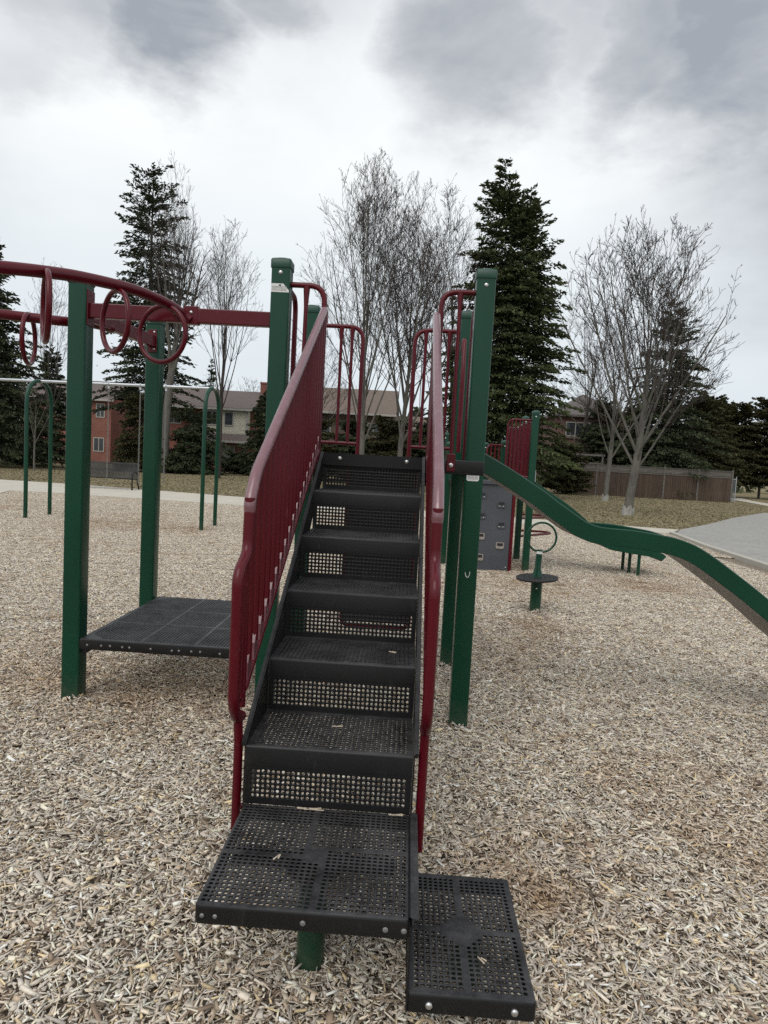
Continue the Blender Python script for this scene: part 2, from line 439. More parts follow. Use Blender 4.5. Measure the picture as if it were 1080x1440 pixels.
# ------------------------------------------------------------------ world, sun, camera
def direction(px, py):  # only used to lay out where cloud banks hang on the sky dome
    F, PT, RO, YW = 935.85, R(4.294), R(3.117), R(2.002)
    fw = Vector((-math.sin(YW) * math.cos(PT), math.cos(YW) * math.cos(PT), -math.sin(PT)))
    rt = Vector((math.cos(YW), math.sin(YW), 0)); up = rt.cross(fw)
    a, b = px - 540, py - 720; X = math.cos(RO) * a + math.sin(RO) * b; Y = -math.sin(RO) * a + math.cos(RO) * b
    return (fw + rt * X / F - up * Y / F).normalized()

w = bpy.data.worlds.new('World'); SC.world = w; w.use_nodes = True
nt = w.node_tree; nt.nodes.clear()
out = nt.nodes.new('ShaderNodeOutputWorld')
sky = nt.nodes.new('ShaderNodeTexSky'); sky.sky_type = 'NISHITA'; sky.sun_disc = False
SUN_EL, SUN_AZ = R(52), R(200)
sky.sun_elevation = SUN_EL; sky.sun_rotation = SUN_AZ; sky.dust_density = 3
bg1 = nt.nodes.new('ShaderNodeBackground'); bg1.inputs[1].default_value = .1; nt.links.new(sky.outputs[0], bg1.inputs[0])
tc = nt.nodes.new('ShaderNodeTexCoord')
mpz = nt.nodes.new('ShaderNodeMapping'); nt.links.new(tc.outputs['Generated'], mpz.inputs[0]); mpz.inputs['Scale'].default_value = (1, 1, 2.1); mpz.inputs['Location'].default_value = (.3, .7, .2)
nz = nt.nodes.new('ShaderNodeTexNoise'); nt.links.new(mpz.outputs[0], nz.inputs['Vector'])
nz.inputs['Scale'].default_value = 4.2; nz.inputs['Detail'].default_value = 11; nz.inputs['Roughness'].default_value = .6
sub = nt.nodes.new('ShaderNodeVectorMath'); sub.operation = 'SUBTRACT'; nt.links.new(nz.outputs['Color'], sub.inputs[0]); sub.inputs[1].default_value = (.5, .5, .5)
scl = nt.nodes.new('ShaderNodeVectorMath'); scl.operation = 'SCALE'; nt.links.new(sub.outputs[0], scl.inputs[0]); scl.inputs['Scale'].default_value = .24
ad = nt.nodes.new('ShaderNodeVectorMath'); ad.operation = 'ADD'; nt.links.new(tc.outputs['Generated'], ad.inputs[0]); nt.links.new(scl.outputs[0], ad.inputs[1])
nm = nt.nodes.new('ShaderNodeVectorMath'); nm.operation = 'NORMALIZE'; nt.links.new(ad.outputs[0], nm.inputs[0])
acc = None
BL = [((235, 10), .11, 1.0), ((120, -50), .13, .7), ((390, -20), .09, .8), ((40, 50), .09, .45), ((285, 95), .05, .4), ((560, -200), .12, .3),
      ((665, 70), .11, .8), ((610, 110), .06, .5), ((820, 10), .12, .6), ((900, 90), .10, .85), ((1080, 50), .17, 1.15), ((1000, 150), .08, .6), ((1100, 200), .12, .5),
      ((300, -420), .30, .8), ((900, -350), .30, .9), ((-350, -50), .24, .5), ((1400, 80), .32, .9)]
for (px, py), rad, amp in BL:
    dv = direction(px, py)
    dd = nt.nodes.new('ShaderNodeVectorMath'); dd.operation = 'DISTANCE'; nt.links.new(nm.outputs[0], dd.inputs[0]); dd.inputs[1].default_value = dv
    mr = nt.nodes.new('ShaderNodeMapRange'); mr.interpolation_type = 'SMOOTHERSTEP'
    nt.links.new(dd.outputs['Value'], mr.inputs[0]); mr.inputs[1].default_value = rad * 1.45; mr.inputs[2].default_value = rad * .2
    mr.inputs[3].default_value = 0; mr.inputs[4].default_value = amp
    if acc is None: acc = mr.outputs[0]
    else:
        a = nt.nodes.new('ShaderNodeMath'); a.operation = 'MAXIMUM'; nt.links.new(acc, a.inputs[0]); nt.links.new(mr.outputs[0], a.inputs[1]); acc = a.outputs[0]
n2 = nt.nodes.new('ShaderNodeTexNoise'); nt.links.new(mpz.outputs[0], n2.inputs['Vector'])
n2.inputs['Scale'].default_value = 5.5; n2.inputs['Detail'].default_value = 8; n2.inputs['Roughness'].default_value = .55; n2.inputs['Distortion'].default_value = .4
md = nt.nodes.new('ShaderNodeMapRange'); nt.links.new(n2.outputs[0], md.inputs[0]); md.inputs[1].default_value = .3; md.inputs[2].default_value = .7; md.inputs[3].default_value = .62; md.inputs[4].default_value = 1.15
mu = nt.nodes.new('ShaderNodeMath'); mu.operation = 'MULTIPLY'; nt.links.new(acc, mu.inputs[0]); nt.links.new(md.outputs[0], mu.inputs[1])
mu.use_clamp = True
# clear-ish base: brightest around 20-30 degrees elevation, a little darker to the horizon
sx = nt.nodes.new('ShaderNodeSeparateXYZ'); nt.links.new(tc.outputs['Generated'], sx.inputs[0])
base = ramp(nt, sx.outputs[2], [(0.0, (.48, .525, .555)), (.12, (.505, .545, .57)), (.28, (.565, .595, .605)), (.42, (.67, .685, .68)), (.75, (.56, .575, .59))])
hn = ramp(nt, n2.outputs[0], [(.3, (.97, .97, .98)), (.7, (1.02, 1.02, 1.02))])
basec = mixc(nt, 1.0, base.outputs[0], hn.outputs[0], 'MULTIPLY')
cl = mixc(nt, mu.outputs[0], basec, (.245, .262, .288))
bg2 = nt.nodes.new('ShaderNodeBackground'); nt.links.new(cl, bg2.inputs[0]); bg2.inputs[1].default_value = 1.0
mxs = nt.nodes.new('ShaderNodeMixShader'); mxs.inputs[0].default_value = .93
nt.links.new(bg1.outputs[0], mxs.inputs[1]); nt.links.new(bg2.outputs[0], mxs.inputs[2]); nt.links.new(mxs.outputs[0], out.inputs[0])

sl = bpy.data.lights.new('sun', 'SUN'); sl.energy = .9; sl.angle = R(42); sl.color = (1, .96, .90)
so = bpy.data.objects.new('sun', sl); COL.objects.link(so)
sd = Vector((math.sin(SUN_AZ) * math.cos(SUN_EL), math.cos(SUN_AZ) * math.cos(SUN_EL), math.sin(SUN_EL)))
so.rotation_euler = (-sd).to_track_quat('-Z', 'Y').to_euler(); so.location = (0, 0, 30)

cam = bpy.data.cameras.new('camera'); co = bpy.data.objects.new('camera', cam); COL.objects.link(co); SC.camera = co
cam.sensor_fit = 'HORIZONTAL'; cam.sensor_width = 36; cam.lens = 36 * 935.85 / 1080; cam.clip_end = 2000; cam.clip_start = .05
_F = Vector((-math.sin(R(2.002)) * math.cos(R(4.294)), math.cos(R(2.002)) * math.cos(R(4.294)), -math.sin(R(4.294))))
_rt = Vector((math.cos(R(2.002)), math.sin(R(2.002)), 0)); _up = _rt.cross(_F)
_c, _s = math.cos(R(3.117)), math.sin(R(3.117))
# image x axis (right) and y axis (down) rotated by the roll of the hand-held camera
RT = _rt * _c + _up * _s; UP = -_rt * _s + _up * _c
co.matrix_world = Matrix.Translation((-.3803, -4.0427, 1.62)) @ Matrix((RT, UP, -_F)).transposed().to_4x4()

SC.view_settings.view_transform = 'Standard'; SC.view_settings.look = 'None'; SC.view_settings.gamma = 1; SC.view_settings.exposure = .66
SC.cycles.max_bounces = 5; SC.cycles.diffuse_bounces = 2; SC.cycles.glossy_bounces = 3; SC.cycles.transparent_max_bounces = 4
SC.cycles.use_denoising = False

# ------------------------------------------------------------------ the ground
def sheet(name, poly, z0, z1, mat, parent=None):
    b = MB(); n = len(poly)
    b.add([(x, y, z0) for x, y in poly] + [(x, y, z1) for x, y in poly],
          [tuple(range(n, 2 * n))] + [(i, (i + 1) % n, n + (i + 1) % n, n + i) for i in range(n)])
    o = b.build(name, mat, parent); tag(o, kind='structure'); return o
g = MB(); S = 700
g.add([(-S, -S, -.012), (S, -S, -.012), (S, S, -.012), (-S, S, -.012)], [(0, 1, 2, 3)])
tag(g.build('ground', M['grass']), kind='structure')
PIT = [(-14.5, -9), (6.0, -9), (6.08, 4), (6.38, 8.5), (6.6, 11.7), (7.05, 15.0), (4.3, 15.25), (1.1, 15.8), (-5.73, 16.4), (-11.5, 17.1), (-13.26, 17.05), (-12.76, 15.7), (-13.5, 8)]
sheet('play_area_ground', PIT, -.012, 0.0, M['chipbase'])
PATH = [(-13.5, 8), (-12.76, 15.7), (-13.26, 17.02), (-11.5, 17.1), (-5.73, 16.4), (1.1, 15.8), (4.3, 15.25), (7.05, 15.0), (7.95, 16.56), (6.8, 16.77), (0, 18.6), (-6.78, 20.33), (-13.2, 22.2), (-17.1, 22.7), (-40, 27), (-40, 20), (-17, 14), (-16, 8)]
sheet('path', PATH, -.02, .05, M['path'])
sheet('asphalt_path', [(6.75, 11.7), (7.2, 14.9), (8.0, 16.6), (10.5, 20.2), (13.6, 25.0), (18.2, 31.4), (20.5, 33.2), (24, 34), (40, 34), (40, -12), (6.15, -12), (6.23, 4), (6.53, 8.5)], -.02, .046, M['asphalt'])
sheet('far_path', [(24.6, 43.0), (26.2, 49.5), (27.2, 54), (29.5, 60), (31.0, 60), (28.6, 53), (27.6, 49), (26.8, 44), (40, 40), (40, 37.5), (26, 41)], -.02, .03, M['path'])
kb = [(6.0, -9), (6.08, 4), (6.38, 8.5), (6.6, 11.7), (7.05, 15.0)]
k = MB()
for i in range(len(kb) - 1):
    (xa, ya), (xb, yb) = kb[i], kb[i + 1]
    k.add([(xa, ya, -.02), (xa + .15, ya, -.02), (xb + .15, yb, -.02), (xb, yb, -.02), (xa, ya, .10), (xa + .15, ya, .10), (xb + .15, yb, .10), (xb, yb, .10)],
          [(4, 5, 6, 7), (0, 1, 5, 4), (1, 2, 6, 5), (2, 3, 7, 6), (3, 0, 4, 7)])
tag(k.build('kerb', M['kerb'], bevel=.012), kind='structure')

# dormant grass tufts on the lawn
rg = np.random.default_rng(21); n = 170000
gx = rg.uniform(-24, 24, n); gy = 16 + 36 * rg.uniform(0, 1, n) ** 1.25
def side(px, py, ax_, ay_, bx_, by_): return (bx_ - ax_) * (py - ay_) - (by_ - ay_) * (px - ax_)
okk = np.ones(n, bool)
edge = np.interp(gx, [-40, -17.1, -13.2, -6.78, 0, 6.8, 7.95, 10.5, 13.6, 18.2, 20.5, 24, 27], [27, 22.7, 22.2, 20.33, 18.6, 16.77, 16.56, 20.2, 25.0, 31.4, 33.2, 34.0, 55])
okk &= gy > edge + .02
gx, gy = gx[okk], gy[okk]; n = len(gx); hh = rg.uniform(.010, .030, n); ww = rg.uniform(.012, .04, n); aa = rg.uniform(0, math.pi, n); ln = rg.normal(0, .05, (n, 2))
ca, sa = np.cos(aa) * ww, np.sin(aa) * ww; zz = np.full(n, -.014)
V = np.stack([np.stack([gx - ca, gy - sa, zz], 1), np.stack([gx + ca, gy + sa, zz], 1), np.stack([gx + ca * .8 + ln[:, 0], gy + sa * .8 + ln[:, 1], zz + hh], 1), np.stack([gx - ca * .6 + ln[:, 0], gy - sa * .6 + ln[:, 1], zz + hh * .8], 1)], 1).reshape(-1, 3)
gm, nt_, b_ = nodes_mat('grass_tufts'); at_ = nt_.nodes.new('ShaderNodeAttribute'); at_.attribute_name = 'Tint'
cr_ = ramp(nt_, at_.outputs['Fac'], [(0, (.17, .142, .082)), (.4, (.21, .176, .105)), (.75, (.25, .205, .125)), (1, (.31, .26, .165))])
cm_ = mixc(nt_, ramp(nt_, noise(nt_, coord(nt_, 'Position', (1, .5, 1)), .5, 5, .65), [(.4, 0.0), (.65, .6)]).outputs[0], cr_.outputs[0], (.17, .155, .078))
nt_.links.new(cm_, b_.inputs['Base Color']); b_.inputs['Roughness'].default_value = 1
tf_ = np_mesh('grass', V, np.arange(4 * n).reshape(-1, 4), gm, None, np.repeat(rg.uniform(0, 1, n), 4))
tag(tf_, 'short dormant straw coloured grass on the park lawn', 'grass', kind='stuff')

# wood chips: three one-metre patches of real chips, laid over the whole play area
rng = np.random.default_rng(7)
PAL = np.array([(.72, .635, .52), (.62, .57, .495), (.80, .745, .65), (.52, .485, .435), (.66, .54, .35), (.42, .34, .26), (.26, .20, .15), (.13, .10, .078), (.58, .54, .49)])
PW = np.array([.2, .17, .14, .15, .06, .11, .07, .04, .06]); PW = PW / PW.sum()
def chip_tile(name, n, seed, zmax=.026, at=None):
    r = np.random.default_rng(seed)
    L = np.clip(r.lognormal(math.log(.0255), .48, n), .008, .09); W = np.clip(r.lognormal(math.log(.0060), .45, n), .0026, .022) ; T = W * r.uniform(.25, .7, n)
    x = r.uniform(-.5, .5, n); y = r.uniform(-.5, .5, n)
    hump = .006 * (np.sin(2 * math.pi * (x * 2 + y)) + np.sin(2 * math.pi * (y * 3 - x))) + .004 * np.sin(2 * math.pi * (5 * x + 2 * y))
    z = zmax * r.uniform(0, 1, n) ** .8 * .75 + .008 + hump * .6
    if at is not None: x, y, z = at
    yaw = r.uniform(0, 2 * math.pi, n); pit = r.normal(0, .22 if at is None else .4, n); rol = r.normal(0, .35, n)
    # box corners with tapered, slightly skewed ends
    sx = np.array([-1, 1, 1, -1, -1, 1, 1, -1]) * .5; sy = np.array([-1, -1, 1, 1, -1, -1, 1, 1]) * .5; sz = np.array([-1, -1, -1, -1, 1, 1, 1, 1]) * .5
    tap = r.uniform(.35, 1.05, (n, 2)); skew = r.uniform(-.35, .35, (n, 2))
    P = np.zeros((n, 8, 3))
    tp = np.where(sx[None] < 0, tap[:, :1], tap[:, 1:]); sk = np.where(sx[None] < 0, skew[:, :1], skew[:, 1:])
    P[:, :, 0] = sx[None] * L[:, None] + sy[None] * sk * W[:, None] * 1.5
    P[:, :, 1] = sy[None] * W[:, None] * tp; P[:, :, 2] = sz[None] * T[:, None] + (sx[None] ** 2 - .25) * 0
    bend = r.normal(0, .1, n)[:, None] * (sx[None]) * L[:, None]; P[:, :, 1] += bend * sx[None]
    cr, sr = np.cos(rol)[:, None], np.sin(rol)[:, None]; Y, Z = P[:, :, 1] * cr - P[:, :, 2] * sr, P[:, :, 1] * sr + P[:, :, 2] * cr
    cp, sp = np.cos(pit)[:, None], np.sin(pit)[:, None]; X, Z = P[:, :, 0] * cp - Z * sp, P[:, :, 0] * sp + Z * cp
    cy, sy_ = np.cos(yaw)[:, None], np.sin(yaw)[:, None]
    V = np.stack([X * cy - Y * sy_ + x[:, None], X * sy_ + Y * cy + y[:, None], Z + z[:, None]], 2).reshape(-1, 3)
    F = np.array([(0, 3, 2, 1), (4, 5, 6, 7), (0, 1, 5, 4), (1, 2, 6, 5), (2, 3, 7, 6), (3, 0, 4, 7)])
    Q = (np.arange(n)[:, None, None] * 8 + F[None]).reshape(-1, 4)
    ci = r.choice(len(PAL), n, p=PW)
    deep = np.clip((z - .0) / zmax, 0, 1)
    c = np.minimum(PAL[ci] * r.uniform(.72, 1.36, n)[:, None] * np.array([1.03, 1.01, .985]), .88)
    Cc = np.concatenate([np.repeat(c, 8, 0), np.ones((n * 8, 1))], 1)
    return np_mesh(name, V, Q, M['chips'], None, Cc, 'Col', link=False)
HX, HY, HZ = [], [], []; rh = np.random.default_rng(77)
for bx_, by_, hw_, n in ((.005, 0, .056, 420), (.005, 1.22, .056, 320), (-2.425, 0, .056, 420), (-.607, -2.06, .044, 300), (-1.205, 0, .056, 250), (-2.44, 1.22, .056, 200), (1.125, 3.46, .06, 350), (-.12, -2.06, .044, 150), (-.932, -1.765, .016, 110), (-.274, -1.765, .016, 110)):
    a_ = rh.uniform(0, 2 * math.pi, n); q_ = rh.exponential(.045, n); c_, s_ = np.cos(a_), np.sin(a_)
    rad = hw_ / np.maximum(np.abs(c_), np.abs(s_)) + q_ + .002
    HX.append(bx_ + c_ * rad); HY.append(by_ + s_ * rad); HZ.append(.018 + np.maximum(0, .030 * (1 - q_ / .10)) * rh.uniform(.2, 1.1, n) * (1 + .5 * np.sin(a_ * 2 + bx_ * 9)))
HX, HY, HZ = map(np.concatenate, (HX, HY, HZ))
hp = chip_tile('chip_heaps', len(HX), 5, at=(HX, HY, HZ)); COL.objects.link(hp)
tag(hp, 'loose wood chips piled up against the post feet', 'wood chips', kind='stuff')
tiles = bpy.data.collections.new('chip_patches')
for i in range(4): tiles.objects.link(chip_tile('chip_patch', 10000, 40 + i))
def inside(poly, x, y):
    c = False; j = len(poly) - 1
    for i in range(len(poly)):
        xi, yi = poly[i]; xj, yj = poly[j]
        if (yi > y) != (yj > y) and x < (xj - xi) * (y - yi) / (yj - yi) + xi: c = not c
        j = i
    return c
pts = []; random.seed(3)
for ix in range(-15, 8):
    for iy in range(-6, 19):
        x, y = ix + .5, iy + .5
        if any(inside(PIT, x + a, y + b) for a in (-.45, 0, .45) for b in (-.45, 0, .45)):
            if x > 5.9 and y < 13 and not inside(PIT, x - .05, y): continue
            pts.append((x, y, 0.0))
me = bpy.data.meshes.new('wood_chips'); me.from_pydata(pts, [], [])
a = me.attributes.new('rot', 'FLOAT', 'POINT'); a.data.foreach_set('value', [random.choice((0, 1, 2, 3)) * math.pi / 2 for _ in pts])
a = me.attributes.new('pick', 'INT', 'POINT'); a.data.foreach_set('value', [random.randrange(4) for _ in pts])
me.materials.append(M['chips'])
wc = bpy.data.objects.new('wood_chips', me); COL.objects.link(wc)
tag(wc, 'loose pale weathered wood chips covering the play area', 'wood chips', kind='stuff')
ng = bpy.data.node_groups.new('lay_chips', 'GeometryNodeTree')
ng.interface.new_socket('Geometry', in_out='INPUT', socket_type='NodeSocketGeometry'); ng.interface.new_socket('Geometry', in_out='OUTPUT', socket_type='NodeSocketGeometry')
gi = ng.nodes.new('NodeGroupInput'); go = ng.nodes.new('NodeGroupOutput')
ip = ng.nodes.new('GeometryNodeInstanceOnPoints'); ci = ng.nodes.new('GeometryNodeCollectionInfo')
ci.inputs['Collection'].default_value = tiles; ci.inputs['Separate Children'].default_value = True; ci.inputs['Reset Children'].default_value = True
ar = ng.nodes.new('GeometryNodeInputNamedAttribute'); ar.data_type = 'FLOAT'; ar.inputs['Name'].default_value = 'rot'
ap = ng.nodes.new('GeometryNodeInputNamedAttribute'); ap.data_type = 'INT'; ap.inputs['Name'].default_value = 'pick'
cx = ng.nodes.new('ShaderNodeCombineXYZ')
ng.links.new(gi.outputs[0], ip.inputs['Points']); ng.links.new(ci.outputs[0], ip.inputs['Instance'])
ip.inputs['Pick Instance'].default_value = True
ng.links.new(ap.outputs['Attribute'], ip.inputs['Instance Index']); ng.links.new(ar.outputs['Attribute'], cx.inputs[2]); ng.links.new(cx.outputs[0], ip.inputs['Rotation'])
ng.links.new(ip.outputs[0], go.inputs[0])
md_ = wc.modifiers.new('lay', 'NODES'); md_.node_group = ng

# ------------------------------------------------------------------ the near play structure
D = 1.22; HW = .056
PS = tag(empty('play_structure', (-.6, .6, 0)), 'near play structure with black steps, maroon rails, green posts and green slide', 'play structure')

def post(root, x, y, top, hw=HW, bolts=(), lean=(0, 0), base=-.05):
    b = MB(); b.rsq(x, y, [(base, hw, .012), (top - .045, hw, .012)])
    o = b.build('post', M['green'], root, True)
    c = MB(); h2 = hw + .005
    c.rsq(x, y, [(top - .062, h2 - .001, .012), (top - .060, h2, .013), (top - .016, h2, .013), (top - .008, h2 - .005, .014), (top - .003, h2 - .018, .016), (top + .004, h2 - .035, .016), (top + .006, .008, .004)])
    c.build('cap', M['green_cap'], o, True)
    if bolts:
        for (p, d) in bolts:
            bb = MB(); bb.bolt(p, d); bb.build('bolt', M['bolt'], o, True)
    return o
pRF = post(PS, .005, 0, 2.78, bolts=[((.005, -HW, 2.68), (0, -1, 0))])
pLF = post(PS, -1.205, 0, 2.79, bolts=[((-1.205, -HW, 2.70), (0, -1, 0))])
post(PS, .005, D, 2.81); post(PS, -1.205, D, 2.80)
pL1 = post(PS, -2.425, 0, 2.65, bolts=[((-2.425 + HW, -.02, 2.52), (1, 0, 0)), ((-2.425 + HW, -.02, 2.37), (1, 0, 0))])
pL2 = post(PS, -2.44, D, 2.655, bolts=[((-2.47, D - HW, 2.61), (0, -1, 0))])

# stickers (their print is too small to read in the photograph)
def sticker(parent, cx, z0, z1, hw_, y, cut=0, dark_bar=True):
    s = MB(); yy = y - .0015
    if cut: s.add([(cx - hw_, yy, z0), (cx + hw_, yy, z0), (cx + hw_, yy, z0 + .012), (cx + hw_ - cut, yy, z1), (cx - hw_, yy, z1)], [(0, 1, 2, 3, 4)])
    else:
        c_ = .008; s.add([(cx - hw_ + c_, yy, z0), (cx + hw_ - c_, yy, z0), (cx + hw_, yy, z0 + c_), (cx + hw_, yy, z1 - c_), (cx + hw_ - c_, yy, z1), (cx - hw_ + c_, yy, z1), (cx - hw_, yy, z1 - c_), (cx - hw_, yy, z0 + c_)], [tuple(range(8))])
    o = s.build('sticker', M['sticker'], parent)
    p = MB(); q = MB(); y2 = yy - .0008; H = z1 - z0; random.seed(5)
    if dark_bar: q.add([(cx - hw_ * .78, y2, z1 - H * .22), (cx + hw_ * .78, y2, z1 - H * .22), (cx + hw_ * .78, y2, z1 - H * .13), (cx + hw_ * .1, y2, z1 - H * .11), (cx - hw_ * .78, y2, z1 - H * .13)], [(0, 1, 2, 3, 4)])
    else: q.add([(cx - hw_ * .15, y2, z1 - H * .28), (cx + hw_ * .12, y2, z1 - H * .28), (cx + hw_ * .1, y2, z1 - H * .1), (cx - hw_ * .1, y2, z1 - H * .1)], [(0, 1, 2, 3)])
    rows = 7 if dark_bar else 4
    for i in range(rows):
        z = z1 - H * (.34 + .58 * i / rows); x = cx - hw_ * (.8 if dark_bar else .85)
        while x < cx + hw_ * .72:
            w_ = random.uniform(.004, .014); w_ = min(w_, cx + hw_ * .78 - x)
            p.add([(x, y2, z - .0022), (x + w_, y2, z - .0022), (x + w_, y2, z + .0012), (x, y2, z + .0012)], [(0, 1, 2, 3)]); x += w_ + .003
    q.build('print', M['ink'], o); p.build('print', M['inkgrey'], o)
sticker(pRF, -.002, 1.535, 1.615, .037, -HW)
sticker(pLF, -1.205, 2.585, 2.635, .054, -HW, cut=.035, dark_bar=False)
sw = MB()
sw.tube(spline([(-.012, -HW - .001, .985), (-.006, -HW - .001, .962), (.006, -HW - .001, .955), (.014, -HW - .001, .97), (.016, -HW - .001, .99)], 5), .0022, 5)
sw.build('scratch', M['sticker'], pRF)

# decks: perforated sheet with a folded skirt
def deck(name, x0, x1, y0, y1, z, nx, ny, pitch, r, NS=8, skirt=.07, solid=None, root=PS):
    w_, d_ = x1 - x0 - .014, y1 - y0 - .014
    pl = perforated(name, (1, 0, 0), (0, 1, 0), (x0 + .007, y0 + .007, z), w_, d_, nx, ny, pitch, r, M['black'], root, NS=NS, solid=solid)
    s = MB(); s.rrect(x0, x1, y0, y1, [(z - .004, .0075), (z, .0072), (z - .001, .003), (z - .004, .001), (z - .009, 0), (z - skirt + .004, 0), (z - skirt, .002), (z - skirt, .016), (z - skirt + .004, .016), (z - skirt + .004, .004), (z - .01, .004)])
    s.build('skirt', M['black'], pl, True)
    return pl
def cross_solid(cw, thick=1, octo=4, dx=0, dy=0):
    def f(i, j, nx, ny):
        a = i - (nx - 1) / 2 + dx; b = j - (ny - 1) / 2 + dy
        return abs(a) < thick * .5 or abs(b) < thick * .5 or (abs(a) < octo and abs(b) < octo * .9 and abs(a) + abs(b) < octo * 1.35)
    return f
def pinwheel(i, j, nx, ny):
    a = i - nx * .5; b = j - ny * .5
    if abs(a + .5) < 2.2 and abs(b + .5) < 2.2: return True
    if b > 0 and int(i) == int(nx * .5 - 1.6): return True
    if b <= 0 and int(i) == int(nx * .5 + 1.4): return True
    if a < 0 and int(j) == int(ny * .5 - 1.4): return True
    if a >= 0 and int(j) == int(ny * .5 + 1.6): return True
    return False
XL, XR = -.899, -.311
ZD = 1.655; RS = .2107; TD = .345; V0 = -.061; ZP = ZD - 6 * RS
YB = V0 - 5 * TD   # back of the bottom platform
STAIR = MB()
landing = deck('landing', XL, XR, YB - .546, YB, ZP, 32, 29, .0178, .0058, 16, .055, pinwheel)
# raised lip on the right edge of the landing
l = MB(); l.add([(XR - .004, YB - .53, ZP + .001), (XR - .004, YB - .005, ZP + .001), (XR + .002, YB - .005, ZP + .010), (XR + .002, YB - .546, ZP + .010), (XR + .026, YB - .005, ZP + .010), (XR + .026, YB - .551, ZP + .007), (XR + .028, YB - .005, ZP - .05), (XR + .028, YB - .548, ZP - .05)],
      [(0, 3, 2, 1), (3, 5, 4, 2), (5, 7, 6, 4)])
l.build('edge_lip', M['black'], landing, False, bevel=.002)
bolts(landing, [((x, YB - .546, ZP - .030), (0, -1, 0), r_, .004) for x, r_ in ((XL + .022, .0065), (XL + .058, .0065), (-.60, .008), (-.375, .008), (-.325, .008))], M['bolt_dull'])  # two leftmost heads are made up, standing in for bright through-holes
lg = MB(); lg.cyl((-.607, YB - .27, -.05), (-.607, YB - .27, ZP - .045), .044, 28)
lg.build('support_post', M['green'], PS, True)
fl = MB(); fl.cyl((-.607, YB - .27, ZP - .045), (-.607, YB - .27, ZP - .035), .09, 20); fl.box(-.86, -.35, YB - .30, YB - .24, ZP - .037, ZP - .012); fl.build('support_flange', M['black'], landing)

step = deck('side_step', -.308, .047, YB - .54, YB + .005, .18, 18, 28, .0178, .0058, 16, .055, cross_solid(0, .9, 3.4, .5, .5))
bolts(step, [((x, YB - .54, .15), (0, -1, 0), .0105, .008) for x in (-.245, -.012)])
sg = MB(); sg.box(-.308, -.303, YB - .54, YB + .005, .125, ZP - .03); sg.build('side_plate', M['black'], step)
sl_ = MB(); sl_.cyl((-.12, YB - .27, -.05), (-.12, YB - .27, .14), .044, 20); sl_.build('support_post', M['green'], step, True)

# main deck and the low deck on the left
deck('main_deck', -1.262, .062, -.061, D + .061, ZD, 70, 70, .0178, .0056, 8, .085)
def ninths(i, j, nx, ny): return i in (17, 34) or j in (21, 42) or (i + j < 5) or (i + (ny - j) < 6)
low = deck('low_deck', -2.372, -1.262, -.056, D + .056, .425, 52, 64, .0200, .0071, 8, .066, ninths)
random.seed(11)
bolts(low, [((-2.372 + 1.11 * t, -.056, .388 + random.uniform(-.003, .003)), (0, -1, 0), .0075, .0035) for t in (.05, .13, .18, .25, .29, .41, .53, .57, .64, .69, .8, .9)], M['bolt_dull'])
for (x, y) in ((-2.372, -.03), (-2.372, D - .03)):
    br_ = MB(); br_.box(-2.378, -2.33, y, y + .06, .33, .36); br_.build('bracket', M['black'], low)

# stairs
stair = MB()
def stringer(x0, x1):
    b = MB(); y0, y1 = YB, V0; z0, z1 = ZP + RS, ZD
    poly = [(y0 - .003, z0 + .006), (y1, z1 + .004), (y1, z1 - .16), (y1 - .2, z1 - .26), (y0 + .12, ZP - .03), (y0 - .003, ZP - .03)]
    n = len(poly)
    b.add([(x0, y, z) for y, z in poly] + [(x1, y, z) for y, z in poly], [tuple(range(n))[::-1], tuple(range(n, 2 * n))] + [(i, (i + 1) % n, n + (i + 1) % n, n + i) for i in range(n)])
    # folded top flange
    dy, dz = (y1 - y0), (z1 - z0); 
    xo = x0 - .012 if x0 < -.6 else x1; 
    b.add([(xo, y0, z0 + .0105), (xo + .012, y0, z0 + .0105), (xo + .012, y1, z1 + .0085), (xo, y1, z1 + .0085), (xo, y0, z0 - .004), (xo + .012, y0, z0 - .004), (xo + .012, y1, z1 - .006), (xo, y1, z1 - .006)],
          [(0, 1, 2, 3), (7, 6, 5, 4), (0, 4, 5, 1), (1, 5, 6, 2), (2, 6, 7, 3), (3, 7, 4, 0)])
    return b
ST = stringer(XL - .005, XL); st_o = ST.build('stringer', M['black'], PS)
stringer(XR + .002, XR + .007).build('stringer', M['black'], PS)
for k_ in range(1, 6):
    z = ZD - k_ * RS; y = V0 - k_ * TD
    t = perforated('tread', (1, 0, 0), (0, 1, 0), (XL + .001, y + .010, z), XR - XL - .002, TD - .009, 31, 17, .0178, .0064, M['black'], PS, NS=8, marg=(.018, .012))
    nb = MB(); n0 = []
    for yy, zz in ((y + .010, z), (y + .005, z - .0012), (y + .0015, z - .004), (y, z - .009), (y, z - .072), (y + .004, z - .074)): n0.append([(XL + .001, yy, zz), (XR - .001, yy, zz)])
    v = [p for q in n0 for p in q]; nb.add(v, [(2 * i, 2 * i + 1, 2 * i + 3, 2 * i + 2)[::-1] for i in range(5)])
    nb.build('nosing', M['black'], t, True)
for k_ in range(0, 6):
    z = ZD - k_ * RS; y = V0 - k_ * TD
    h = RS - .072 if k_ else RS - .06
    zt = z - .072 if k_ else z - .06
    perforated('riser', (1, 0, 0), (0, 0, 1), (XL + .001, y + .0015, zt - h - .002), XR - XL - .002, h + .002, 31, 6 if k_ else 6, .0178, .0054, M['black'], PS, NS=16 if k_ > 2 else 8, t=.003, marg=(.018, .023))
tf = MB(); tf.box(XL, XR, V0 - .0045, V0 - .0005, ZD - .07, ZD + .002); tfo = tf.build('stair_top_flange', M['black'], PS)
